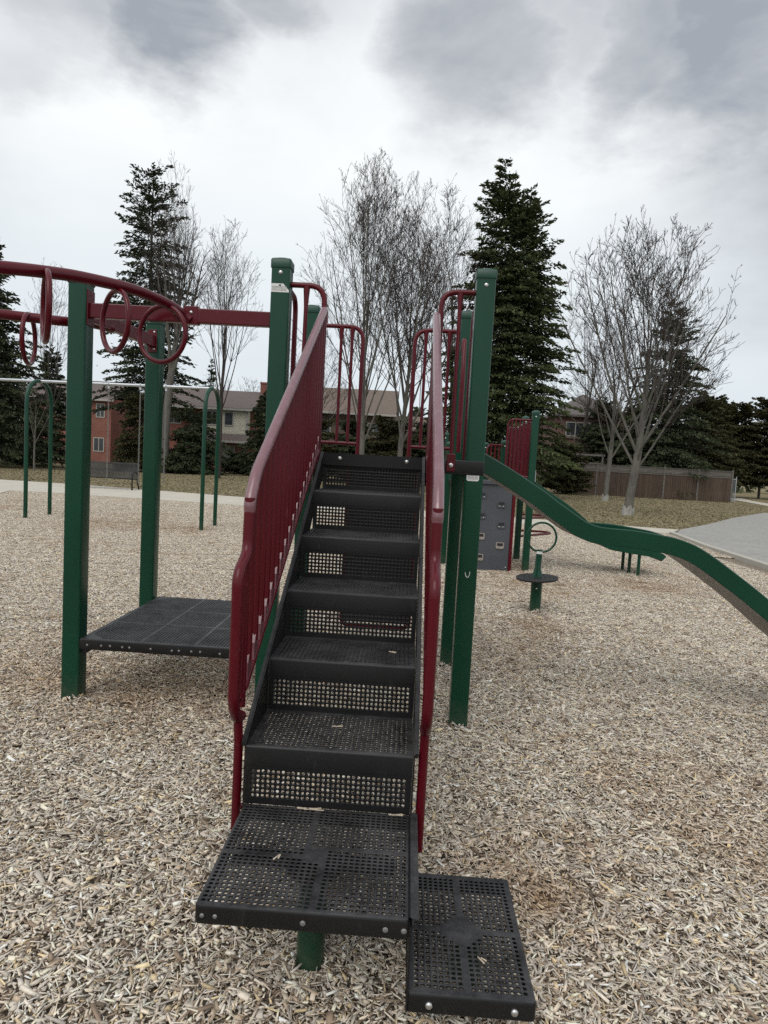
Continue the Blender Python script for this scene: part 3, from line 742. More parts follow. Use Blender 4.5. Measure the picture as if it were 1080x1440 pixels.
bolts(tfo, [((x, V0 - .0045, ZD - .028), (0, -1, 0), .013, .008) for x in (-.80, -.40)])

# stair barriers with handrail
def stair_rail(x, side):
    up_pts = fillet([(x, -.05, 2.42), (x, -.06, 2.50), (x, -1.66, 1.553), (x, -1.733, 1.46), (x, -1.735, 1.41)], .05, 8)
    hr = MB(); hr.tube(up_pts, [.0215] * (len(up_pts) - 1) + [.0185], 16)
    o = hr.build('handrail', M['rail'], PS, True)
    lo_pts = fillet([(x, -1.733, 1.47), (x, -1.740, 1.275), (x, -1.862, 1.225), (x, -1.862, .77), (x, -1.80, .70), (x, -1.745, .69)], .05, 7)
    lo = MB(); lo.tube(lo_pts, .0195, 14); lo.build('lower_rail', M['red'], o, True)
    lo = MB(); lo.tube([(x, -1.736, 1.29), (x, -1.736, .72)], .012, 8); lo.build('vertical_bar', M['red'], o, True)
    lp = MB(); lp.tube([(x, -1.79, .72), (x, -1.765, .60), (x, -1.765, .25)], .0165, 12); lp.cyl((x, -1.70, .33), (x + (.03 if side < 0 else -.02), -1.70, .33), .012); lp.build('rail_post', M['red'], o, True)
    # vertical bars
    y = -1.665; 
    tY, tZ = 2.462, 1.60
    i = 0
    while y < -.10:
        zt = 1.60 + (y + 1.56) * (2.465 - 1.60) / 1.44 - .012
        zb = .80 + (y + 1.70) * (1.73 - .80) / 1.70 + .0
        bar = MB(); bar.tube([(x, y, zt), (x, y, zb + .05)], .0125, 8)
        bo = bar.build('vertical_bar', M['red'], o, True)
        # flattened lower end, a tab welded to the sloping rail
        ft = MB(); ft.loft([[(x - .006, y - .006, zb + .085), (x + .006, y - .006, zb + .085), (x + .006, y + .006, zb + .085), (x - .006, y + .006, zb + .085)], [(x - .006, y - .024, zb + .045), (x + .006, y - .024, zb + .045), (x + .006, y + .028, zb + .045), (x - .006, y + .028, zb + .045)], [(x - .006, y - .026, zb - .02), (x + .006, y - .026, zb - .02), (x + .006, y + .030, zb + .01), (x - .006, y + .030, zb + .01)]])
        ft.build('bar_foot', M['rail'], bo); y += .092; i += 1  # feet share the rail's maroon with the highlight painted in
    e = MB(); e.tube([(x, -1.80, .765), (x, -1.70, .78), (x, -.06, 1.685)], .012, 8); e.tube([(x, -.075, 2.47), (x, -.075, 1.60)], .0165, 12)
    e.build('bottom_rail', M['red'], o, True)
    # front panel behind the lower rail
    for yy in (-1.775, -1.82):
        f2 = MB(); f2.tube([(x, yy, 1.17), (x, yy, .77)], .011, 8); f2.build('vertical_bar', M['red'], o, True)
stair_rail(-.932, -1); stair_rail(-.274, 1)

# deck barriers (hoops with bars)
def hoop(pts, bars, r=.0165, bottom=None, rb=.0125, plates=True):
    h = MB(); h.tube(fillet(pts, .11, 7), r, 14); o = h.build('barrier', M['red'], PS, True)
    if bottom: q = MB(); q.tube(bottom, r * .85, 12); q.build('bottom_rail', M['red'], o, True)
    for (a, b_) in bars:
        q = MB(); A = Vector(a); B = Vector(b_); q.tube([A, A + (B - A) * .06, A + (B - A) * .12, B], [rb * 1.7, rb * 1.3, rb, rb], 10); q.build('vertical_bar', M['red'], o, True)
    return o
h1 = hoop([(-1.15, 0, 2.645), (-.945, 0, 2.645), (-.945, -.02, 1.60)], [((-1.055, 0, 2.64), (-1.055, -.03, 1.60))])
h2 = hoop([(-.05, 0, 2.645), (-.248, 0, 2.645), (-.248, -.02, 1.60)], [((-.138, 0, 2.64), (-.138, -.045, 1.68))])
fp = MB(); fp.box(-.163, -.113, -.072, -.063, 1.585, 1.69); fpo = fp.build('mounting_plate', M['red'], h2, bevel=.003)
bb = MB(); bb.bolt((-.138, -.072, 1.622), (0, -1, 0), .014, .008); bb.build('bolt', M['bolt'], h2, True)
hoop([(-1.15, D, 2.655), (-.80, D, 2.655), (-.80, D, 1.60)], [((-.97, D, 2.65), (-.97, D, 1.76)), ((-.885, D, 2.65), (-.885, D, 1.76))], bottom=[(-1.15, D, 1.75), (-.80, D, 1.75)])
hoop([(-.05, D, 2.655), (-.395, D, 2.655), (-.395, D, 1.60)], [((-.31, D, 2.65), (-.31, D, 1.76)), ((-.22, D, 2.65), (-.22, D, 1.76)), ((-.13, D, 2.65), (-.13, D, 1.76))], bottom=[(-.05, D, 1.75), (-.395, D, 1.75)])
# left side barrier of the deck, right side entry hoops of the slide
hoop([(-1.165, .06, 2.62), (-1.165, .26, 2.62), (-1.165, .26, 1.66)], [])
hoop([(-.03, .08, 2.58), (-.03, .26, 2.58), (-.03, .30, 1.66)], [((-.03, .17, 2.57), (-.03, .17, 1.7))])
hoop([(-.03, 1.14, 2.50), (-.03, .98, 2.58), (-.03, .90, 2.3), (-.03, .90, 1.72)], [((-.03, 1.02, 2.55), (-.03, 1.02, 1.72))])

# dark climber hanging under the back opening of the deck
cl_ = MB(); cl_.box(-.86, -.33, 1.335, 1.355, .30, 1.60); clo = cl_.build('climbing_panel', M['blackrub'], PS, bevel=.004)
for z in (.55, .8, 1.05, 1.3):
    q = MB(); q.box(-.80, -.39, 1.305, 1.34, z, z + .04); q.build('rung', M['blackrub'], clo, bevel=.006)
q = MB(); q.tube(fillet([(-.875, 1.345, 1.62), (-.875, 1.345, .27), (-.315, 1.345, .27), (-.315, 1.345, 1.62)], .06), .016, 10); q.build('frame', M['red'], clo, True)

# overhead beams
def beam(a, b_, w_, h_, name='overhead_beam'):
    a = Vector(a); b_ = Vector(b_); d = (b_ - a).normalized(); n = d.cross(Vector((0, 0, 1))).normalized(); u = Vector((0, 0, 1))
    m = MB(); rings = []
    for p in (a, b_): rings.append([p + n * sx * w_ / 2 + u * sz * h_ / 2 for sx, sz in ((-1, -1), (1, -1), (1, 1), (-1, 1))])
    m.loft(rings); return m.build(name, M['red'], PS, bevel=.006)
b1 = beam((-2.369, 0, 2.436), (-1.26, 0, 2.432), .05, .088)
sl2 = MB(); sl2.box(-1.785, -1.70, -.0275, .0275, 2.382, 2.488); sl2.build('sleeve', M['red'], b1, bevel=.003)
bolts(b1, [((-1.74, -.0275, 2.45), (0, -1, 0), .010, .007), ((-1.84, -.0255, 2.44), (0, -1, 0), .010, .007)])
br1 = MB(); br1.box(-2.369, -2.362, -.045, .045, 2.345, 2.555); br1.build('bracket', M['red'], b1, bevel=.002)
b2 = beam((-2.44, .056, 2.436), (-2.44, D - .056, 2.46), .05, .088)
br2 = MB(); br2.box(-2.475, -2.405, D - .064, D - .057, 2.375, 2.55); br2.build('bracket', M['red'], b2, bevel=.002)
bolts(b2, [((-2.425, D - .064, z), (0, -1, 0), .009, .007) for z in (2.40, 2.53)])

# overhead ring ladder leaving to the left
lad = MB()
lad.tube(spline([(-1.745, -.015, 2.405), (-1.785, -.03, 2.432), (-1.83, -.12, 2.462), (-1.886, -.25, 2.478), (-1.957, -.42, 2.482), (-2.081, -.68, 2.462), (-2.165, -.88, 2.43), (-2.26, -1.08, 2.39), (-2.42, -1.32, 2.34), (-2.62, -1.5, 2.30)], 7), .0300, 18)
lo_ = lad.build('overhead_rail', M['red'], PS, True)
lad2 = MB(); lad2.tube(spline([(-2.43, .43, 2.415), (-2.50, .26, 2.41), (-2.593, .12, 2.388), (-2.76, .03, 2.385), (-2.90, -.05, 2.382), (-3.15, -.22, 2.37), (-3.5, -.5, 2.34)], 7), .0300, 18)
lo2 = lad2.build('overhead_rail', M['red'], PS, True)
def ring(par, top, tangent, R_=.15, r=.0142, side=None, drop=0.0):
    """a hand ring welded under the rail: its plane stands across the rail"""
    t = Vector(tangent); t.z = 0; t.normalize(); n = Vector((0, 0, 1)).cross(t).normalized()
    m = MB(); m.torus(Vector(top) - Vector((0, 0, R_ - .005)), R_, r, n, (0, 0, 1), 48, 12); m.build('hand_ring', M['red'], par, True)
ring(lo_, (-1.872, -.13, 2.452), (-.30, -.95, 0), .162)
ring(lo_, (-2.005, -.46, 2.452), (-.72, -.8, 0), .162)
ring(lo_, (-2.15, -.88, 2.425), (-.50, -.33, 0), .162)
ring(lo2, (-2.77, .04, 2.40), (-.75, -.22, 0), .150)
ring(lo2, (-3.3, -.33, 2.36), (-.8, -.5, 0), .15)

# ------------------------------------------------------------------ slides
def slide(root, prof, y0, y1, wall, name='slide_sidewall', th=.022):
    """prof: (x, z) of the sidewall top; wall height"""
    P = spline([(x, 0, z) for x, z in prof], 8)
    pts = [(p.x, p.z) for p in P]; nrm = []
    for i in range(len(pts)):
        a = Vector(pts[max(i - 1, 0)]); b_ = Vector(pts[min(i + 1, len(pts) - 1)]); d = (b_ - a).normalized(); nrm.append(Vector((d.y, -d.x)))
    def wallmesh(ya, yb):
        m = MB(); rings = []
        for p, n in zip(pts, nrm):
            q = Vector(p) + n * wall
            t = Vector(p) - n * .006
            ym = (ya + yb) / 2
            rings.append([(p[0], ya, p[1]), (t.x, ym, t.y), (p[0], yb, p[1]), (q.x, yb, q.y), (q.x, ya, q.y)])
        m.loft(rings); return m
    a = wallmesh(y0, y0 + th).build(name, M['green'], root, True)
    b_ = wallmesh(y1 - th, y1).build(name, M['green'], root, True)
    bed = MB(); rings = []
    for p, n in zip(pts, nrm):
        q = Vector(p) + n * (wall - .012); q2 = Vector(p) + n * (wall + .002)
        rings.append([(q.x, y0 + th, q.y), (q.x, y1 - th, q.y), (q2.x, y1 - .004, q2.y), (q2.x, y0 + .004, q2.y)])
    bed.loft(rings); return bed.build('slide_bed', M['sheet'], root, True)
PR = [(.075, 1.725), (.09, 1.715), (.29, 1.61), (.51, 1.48), (.60, 1.418), (.70, 1.355), (.79, 1.30), (.88, 1.27), (.98, 1.262), (1.10, 1.258), (1.26, 1.24), (1.40, 1.218), (1.55, 1.163), (1.73, 1.052), (2.0, .865), (2.3, .63), (2.55, .47), (2.8, .40), (3.15, .385)]
slide(PS, PR, .35, .80, .108)
q = MB(); q.box(.062, .078, .345, .36, 1.56, 1.80); q.build('slide_bracket', M['galv'], PS)
q = MB(); q.box(.062, .078, .79, .805, 1.56, 1.80); q.build('slide_bracket', M['galv'], PS)
q = MB(); q.cyl((2.75, .575, -.05), (2.75, .575, .30), .03, 14); q.build('slide_leg', M['green'], PS, True)

# ------------------------------------------------------------------ second play structure
P2 = tag(empty('play_structure', (.9, 7.1, 0)), 'small far play structure with grey climbing panel and maroon bar walls', 'play structure')
for x, y, h in ((1.54, 6.54, 2.55), (1.60, 7.80, 2.55), (1.15, 6.98, 2.08), (.245, 6.73, 2.0), (.225, 7.9, 2.2), (1.05, 8.9, 2.1)):
    post(P2, x, y, h, .052, bolts=[((x, y - .052, h - .1), (0, -1, 0))])
d2 = MB(); d2.rrect(.25, 1.52, 6.42, 7.78, [(1.33, .01), (1.36, .0), (1.40, .0), (1.405, .004)], cap=True); d2.build('deck', M['black'], P2)
cp = MB(); cp.box(.40, 1.235, 6.335, 6.365, .0, 1.36)
cpo = cp.build('climbing_wall', M['grey_panel'], P2, bevel=.006)
q = MB(); q.box(.40, 1.235, 6.30, 6.42, 1.362, 1.43); q.build('top_ledge', M['grey_panel'], cpo, bevel=.008)
q = MB(); q.box(1.237, 1.285, 6.325, 6.375, -.02, 1.30); q.build('side_rail', M['red'], cpo, bevel=.006)
def hold(x, z):
    m = MB(); m.rsq(0, 0, [(0, .064, .02), (.014, .064, .024), (.014, .054, .02)])
    for i, p in enumerate(m.v): m.v[i] = (x + p[0], 6.335 - p[2], z + p[1] * .8)
    o = m.build('hand_hold', M['hold'] if z < .6 else M['grey_panel'], cpo, True)
    q = MB(); q.box(x - .044, x + .044, 6.316, 6.322, z - .004, z + .038); q.build('recess', M['holeblack'], o)
    bolts(o, [((x - .03, 6.322, z - .026), (0, -1, 0), .009, .007), ((x + .028, 6.322, z - .026), (0, -1, 0), .009, .007)])
for x, z in ((.77, 1.19), (1.075, 1.06), (.78, .87), (1.09, .74), (.78, .55), (1.09, .42), (.78, .22), (.48, 1.06), (.48, .74), (.48, .42)): hold(x, z)
bolts(cpo, [((x, 6.335, z), (0, -1, 0), .011, .007) for x, z in ((1.19, 1.30), (1.20, .08), (.62, .08), (.44, .08))])
def fence2(a, b_, z0, z1, n, r=.0135):
    a = Vector(a); b_ = Vector(b_); m = MB(); m.tube(fillet([(*b_, z1), (*a, z1), (*a, z0)], .1, 6), r * 1.15, 10); m.tube([(*a, z0 + .03), (*b_, z0 + .03)], r, 8)
    o = m.build('bar_wall', M['red'], P2, True)
    for i in range(1, n + 1):
        p = a + (b_ - a) * i / (n + 1); q = MB(); q.tube([(*p, z1), (*p, z0)], r, 8); q.build('vertical_bar', M['red'], o, True)
fence2((1.14, 6.66), (1.50, 6.56), 1.48, 2.40, 5)
fence2((1.52, 7.70), (1.53, 6.60), 1.48, 2.38, 9)
fence2((.84, 6.72), (1.12, 6.90), 1.48, 1.99, 3)
fence2((1.20, 7.0), (1.55, 7.75), 1.3, 2.3, 7)
fence2((.26, 6.8), (.24, 7.8), 1.3, 1.95, 7)
q = MB(); q.box(.20, .30, 6.72, 7.9, .60, .66); q.build('cross_bar', M['red'], P2, bevel=.004)
# two low bars reaching out beyond the posts
for z in (.43, .75):
    q = MB(); q.tube(fillet([(1.6, 7.9, z), (1.75, 9.0, z), (2.32, 9.05, z), (2.4, 8.75, z), (1.62, 7.85, z)], .12), .022, 10); q.build('low_bar', M['red'], P2, True)
PR2 = [(1.60, 1.46), (1.633, 1.421), (1.938, 1.235), (2.173, 1.09), (2.469, .869), (2.70, .65), (2.87, .535), (3.07, .50), (3.37, .465), (3.54, .445), (3.70, .405), (3.76, .36)]
slide(P2, PR2, 6.60, 7.30, .10)
bb = MB(); bb.box(1.60, 1.62, 6.60, 6.62, 1.40, 1.62); bb.build('slide_bracket', M['galv'], P2)
for (x0, y0) in ((3.28, 7.19), (3.31, 6.95), (3.36, 6.66)):
    q = MB(); q.cyl((x0, y0, -.05), (x0, y0, .37), .026, 12); q.build('slide_leg', M['green'], P2, True)

# ------------------------------------------------------------------ stand-up spinner
SP = tag(empty('spinner', (1.125, 3.46, 0)), 'small green stand-on spinner with round platform and ring handle', 'spinner')
def spin(x, y):
    q = MB(); q.cyl((x, y, -.05), (x, y, .385), .062, 24); o = q.build('base_post', M['green'], SP, True)
    bb = MB(); bb.bolt((x - .01, y - .061, .30), (0, -1, 0), .010, .006); bb.build('bolt', M['bolt'], o, True)
    rot = Matrix.Translation((x, y, .41)) @ Matrix.Rotation(R(-3.5), 4, 'Y') @ Matrix.Rotation(R(1), 4, 'X')
    q = MB(); rr = [(-.014, .05), (-.016, .22), (-.012, .232), (.004, .236), (.012, .232), (.014, .22), (.014, .05)]
    q.loft([[rot @ Vector((r_ * math.cos(2 * math.pi * k / 40), r_ * math.sin(2 * math.pi * k / 40), z)) for k in range(40)] for z, r_ in rr])
    d_ = q.build('platform', M['blackrub'], SP, True)
    hb = MB()
    for i in range(16):
        for j in (.10, .15, .195):
            a = i * math.pi / 8 + j * 3; p = rot @ Vector((j * math.cos(a), j * math.sin(a), .0145)); hb.cyl(p, p + Vector((0, 0, .0025)), .008, 8)
    hb.build('grip_studs', M['blackrub'], d_)
    q = MB(); q.tube([(x, y, .42), (x, y, .47), (x, y, .52), (x + .005, y, .73)], [.062, .05, .036, .034], 20); q.build('upright', M['green'], SP, True)
    q = MB(); q.tube([(x + .004, y, .685), (x + .005, y, .715)], .0365, 20); q.build('white_band', M['sticker'], SP, True)
    q = MB(); q.torus((x + .02, y, .872), .166, .0125, (1, .08, 0), (0, 0, 1), 48, 12); q.build('ring_handle', M['green'], SP, True)
spin(1.125, 3.46)

# ------------------------------------------------------------------ swing frame and chains
SW = tag(empty('swing_set', (-8.46, 10.2, 0)), 'swing frame of green arches under a long galvanised top tube', 'swing frame')
def barp(x): return Vector((x, 10.2 + (x + 8.46) * -.085, 2.955 + (x + 8.46) * .0))
q = MB(); q.tube([barp(-16.3), barp(-12), barp(-8.46), barp(-4.50)], .031, 16); q.build('top_tube', M['galv'], SW, True)
for x in (-12.35, -8.46, -4.58):
    c = barp(x); h = .475; P = [(x, c.y - h, -.05), (x, c.y - h, 2.45)]
    for k_ in range(1, 12):
        a = math.pi * k_ / 12; P.append((x, c.y - h * math.cos(a), 2.50 + .455 * math.sin(a) ** .9))
    P += [(x, c.y + h, 2.45), (x, c.y + h, -.05)]
    q = MB(); q.tube(P, .042, 16); q.build('arch_leg', M['green'], SW, True)
lab = ['left one of the two thin swing chains hanging in front of the black bench', 'thin swing chain hanging beside the second green post at the bench end', 'thin swing chain hanging in front of the tall bare tree trunk']
for i, (x, z) in enumerate(((-6.88, .86), (-6.17, .9), (-5.60, .9))):
    c = barp(x); e = tag(empty('swing_chain', (x, c.y, 2.95)), lab[i], 'swing chain', 'swing chains hanging from the top tube')
    q = MB(); q.torus(c, .036, .012, (0, 1, 0), (0, 0, 1), 16, 6); q.box(x - .02, x + .02, c.y - .012, c.y + .012, 2.86, 2.925); q.build('clamp', M['galv'], e, True)
    q = MB(); zz = 2.86; k_ = 0
    while zz > z:
        ax = (1, 0, 0) if k_ % 2 else (0, 1, 0); n = 10
        v0_ = len(q.v); q.torus((x, c.y, zz), .013, .0042, ax, (0, 0, 1), 8, 4)
        for i2 in range(v0_, len(q.v)): p = q.v[i2]; q.v[i2] = (p[0], p[1], zz + (p[2] - zz) * 1.7)
        zz -= .034; k_ += 1
    q.build('chain', M['chain'], e)

# ------------------------------------------------------------------ bench
BN = tag(empty('park_bench', (-11.85, 20.7, .05)), 'black metal strap bench on the pale path beyond the swings', 'bench')
bx0, bx1 = -13.02, -10.72
fr = MB(); back = [(20.50, .47), (20.62, .455), (20.86, .44), (20.93, .50), (20.98, .66), (21.04, .86), (21.07, 1.0), (21.10, 1.02)]
q = MB(); n_ = 46
for i in range(n_):
    x = bx0 + .05 + (bx1 - bx0 - .1) * i / (n_ - 1); q2 = []
    pts_ = spline([(x, y, z + .02) for y, z in back], 3)
    v = []; f = []
    for p in pts_: v += [(x - .018, p.y, p.z), (x + .018, p.y, p.z), (x + .018, p.y + .006, p.z - .008), (x - .018, p.y + .006, p.z - .008)]
    for j in range(len(pts_) - 1):
        a = j * 4
        for k_ in range(4): f.append((a + k_, a + (k_ + 1) % 4, a + 4 + (k_ + 1) % 4, a + 4 + k_))
    q.add(v, f)
q.build('slats', M['blackrub'], BN)
q = MB(); q.tube([(bx0, 20.50, .485), (bx1, 20.50, .485)], .02, 10); q.tube([(bx0, 21.10, 1.035), (bx1, 21.10, 1.035)], .02, 10); q.tube([(bx0, 20.88, .45), (bx1, 20.88, .45)], .018, 10); q.build('frame', M['black'], BN, True)
for x in (bx0, bx1):
    q = MB(); q.tube(fillet([(x, 20.50, .05), (x, 20.50, .70), (x, 20.95, .72), (x, 20.98, .60)], .1), .028, 12); q.build('leg', M['black'], BN, True)
    q = MB(); q.tube(fillet([(x, 21.15, .05), (x, 20.95, .40), (x, 21.02, .8), (x, 21.10, 1.03)], .1), .028, 12); q.build('leg', M['black'], BN, True)
    q = MB(); q.tube([(x, 20.50, .47), (x, 20.95, .44)], .02, 10); q.build('seat_support', M['black'], BN, True)
q = MB(); q.box(-10.66, -10.50, 21.05, 21.35, .05, .17); 

# splinters lying on the steps
def splinter(p, L, yaw, label, w_=.006):
    m = MB(); c, s_ = math.cos(yaw), math.sin(yaw)
    for k_ in range(2):
        a = yaw + k_ * .3; q0 = Vector(p) + Vector((k_ * .008, k_ * .004, 0)); d = Vector((math.cos(a), math.sin(a), 0)) * L * (.5 - k_ * .18); n = Vector((-math.sin(a), math.cos(a), 0)) * w_ * .5; u = Vector((0, 0, .003))
        m.add([q0 - d - n * .5, q0 + d - n * .3, q0 + d + n * .4, q0 - d + n, q0 - d - n * .5 + u, q0 + d - n * .3 + u, q0 + d + n * .4 + u, q0 - d + n + u], [(0, 3, 2, 1), (4, 5, 6, 7), (0, 1, 5, 4), (1, 2, 6, 5), (2, 3, 7, 6), (3, 0, 4, 7)])
    tag(m.build('wood_splinter', M['straw']), label, 'splinter', 'stray splinters on the steps')
splinter((-.66, YB - .018, ZP + .002), .095, -.05, 'long pale splinter at the back of the bottom landing')
splinter((-.41, V0 - 3 * TD + .15 - TD + .03, ZD - 4 * RS + .02 - .018), .032, -.5, 'short pale splinter on a middle black step')
splinter((-.36, YB - .016, ZP + .002), .05, .02, 'small splinter in the right back corner of the bottom landing', .004)

splinter((-.72, YB - .31, ZP + .002), .03, 1.1, 'tiny pale splinter near the middle of the bottom landing', .005)
splinter((-.60, V0 - 5 * TD + .21, ZD - 5 * RS + .002), .04, .1, 'thin pale splinter at the back of the lowest step', .005)
splinter((-.09, YB - .40, .182), .03, 2.2, 'tiny splinter on the low side step', .005)
# ------------------------------------------------------------------ trees
def tubes_np(S, sides):
    """S: array n x 8 (p0, p1, r0, r1) -> verts, quads of open frusta"""
    S = np.asarray(S, float); p0 = S[:, :3]; p1 = S[:, 3:6]; r0 = S[:, 6]; r1 = S[:, 7]
    d = p1 - p0; d /= np.linalg.norm(d, axis=1)[:, None] + 1e-9
    a = np.where(np.abs(d[:, 2:3]) < .9, np.array([[0, 0, 1.]]), np.array([[1., 0, 0]]))
    u = np.cross(d, a); u /= np.linalg.norm(u, axis=1)[:, None]; w_ = np.cross(d, u)
    n = len(S); V = np.zeros((n, 2 * sides, 3))
    for k in range(sides):
        c, s_ = math.cos(2 * math.pi * k / sides), math.sin(2 * math.pi * k / sides)
        o = u * c + w_ * s_
        V[:, k] = p0 + o * r0[:, None]; V[:, sides + k] = p1 + o * r1[:, None]
    F = np.array([(k, (k + 1) % sides, sides + (k + 1) % sides, sides + k) for k in range(sides)])
    Q = (np.arange(n)[:, None, None] * 2 * sides + F[None]).reshape(-1, 4)
    return V.reshape(-1, 3), Q

def bare_tree(x, y, H, spread, seed, label, r0=.16, fork=.16, mat=None, twig=None, levels=4, n1=15, upright=.75, dens=1.0, name='bare_tree', group='bare trees behind the playground', guard=False, leader=.6, twist=.38, minr=.0080, env=3.5):
    rs = random.Random(seed); root = tag(empty(name, (x, y, 0)), label, 'tree', group)
    thick, thin = [], []
    def seg(a, b_, ra, rb, lvl): (thick if lvl <= 1 else thin).append((*a, *b_, ra, rb))
    def keep(q_):
        f = max(0, min(1, q_.z / H)); lim = env * math.sin(math.pi * min(1, f * .86 + .14)) ** .55 * (.86 + .14 * math.sin(5 * math.atan2(q_.y - y, q_.x - x) + seed)) + .15
        return math.hypot(q_.x - x, q_.y - y) < lim * rs.uniform(.86, 1.22)
    def grow(p, d, L, r, lvl):
        n = max(3, int(L / (.5 if lvl < 2 else .35))); n = min(n, 9 if lvl < 2 else 5); sl = L / n
        pts_ = [p]; nodes = []
        for i in range(n):
            bend = Vector((rs.gauss(0, 1), rs.gauss(0, 1), rs.gauss(0, .6))) * .055 * twist * 1.4
            d = (d + bend + Vector((0, 0, upright * (.12, .09, .075, .07, .07)[lvl]))).normalized()
            q_ = p + d * sl
            if not keep(q_) and (i or lvl == 1): break
            ra = max(minr, r * (1 - .75 * i / n)); rb = max(minr * .8, r * (1 - .75 * (i + 1) / n))
            seg(p, q_, ra, rb, lvl); nodes.append((q_, d.copy(), rb, (i + 1) / n)); p = q_
        if lvl >= levels or not nodes: return
        n = len(nodes)
        m = int((8.5 if lvl == 1 else (4.8 if lvl == 2 else 2.9)) * dens + rs.random() + L * (.5 if lvl == 1 else .3))
        for j in range(m):
            t = rs.uniform(.18, 1.0); k = min(n - 1, int(t * n)); q_, dd, rr, tt = nodes[k]
            a = rs.uniform(0, 6.283); side = Vector((math.cos(a), math.sin(a), rs.uniform(-.2, .5)))
            side = (side - dd * side.dot(dd)).normalized()
            ang = rs.uniform(R(20), R(46)); nd = (dd * math.cos(ang) + side * math.sin(ang)).normalized()
            grow(q_, nd, L * (rs.uniform(.26, .52) if lvl == 1 else rs.uniform(.24, .46)) * (1.2 - .45 * tt), rr * rs.uniform(.42, .62), lvl + 1)
    tr = MB(); p = Vector((x, y, -.1)); d = Vector((rs.gauss(0, .02), rs.gauss(0, .02), 1)); P = [p]; RR = [r0 * 1.25]; hz = H * leader; nn = 12
    for i in range(nn):
        d = (d + Vector((rs.gauss(0, .035), rs.gauss(0, .035), .1))).normalized(); p = p + d * (hz / nn); P.append(p)
        f = (i + 1) / nn; RR.append(r0 * ((1 - .12 * f / fork) if f * leader < fork else max(.14, .86 * (1 - (f * leader - fork) / (leader - fork + .001) * .8))))
    for i in range(n1):
        f = fork / leader + (1 - fork / leader) * (i / (n1 - 1)) ** 1.15; k = min(nn - 1, int(f * nn)); fr_ = f * nn - k
        q_ = P[k].lerp(P[min(k + 1, nn)], min(1, fr_)); a = i * 2.4 + rs.uniform(-.4, .4)
        tilt = R(52 - 26 * upright) * (1 - .55 * (i / n1)) * spread
        nd = Vector((math.cos(a) * math.sin(tilt), math.sin(a) * math.sin(tilt), math.cos(tilt)))
        L = (H - q_.z) * rs.uniform(.72, 1.0) * (.95 if i > n1 * .6 else .82) / max(.75, math.cos(tilt * .6))
        grow(q_, nd, L * .92, RR[k] * rs.uniform(.30, .48), 1)
    zm = max(q_[5] for q_ in thick + thin); kf = H / zm if zm > H else 1
    zf = fork * H
    def sq(z): return z if z < zf else zf + (z - zf) * (H - zf) / max(zm - zf, .1) if zm > H else z
    thick = [(a_[0], a_[1], sq(a_[2]), a_[3], a_[4], sq(a_[5]), a_[6], a_[7]) for a_ in thick]; thin = [(a_[0], a_[1], sq(a_[2]), a_[3], a_[4], sq(a_[5]), a_[6], a_[7]) for a_ in thin]
    V1, Q1 = tubes_np(thick, 5); V2, Q2 = tubes_np(thin, 3)
    tr.tube([Vector((p_.x, p_.y, sq(p_.z))) for p_ in P], RR, 10); tr.build('trunk', mat or M['bark'], root, True)
    np_mesh('branches', V1, Q1, mat or M['bark'], root, smooth=True); np_mesh('twigs', V2, Q2, twig or M['twig_grey'], root)
    if guard:
        q = MB(); q.tube([P[0] + Vector((0, 0, .08)), P[0].lerp(P[1], .75)], [RR[0] + .006, RR[0] * .97], 12)
        for i_ in range(12, 24): p_ = q.v[i_]; q.v[i_] = (p_[0], p_[1], p_[2] + rs.uniform(-.28, .12))
        q.build('whitened_base', M['whitened'], root, True)
    return root

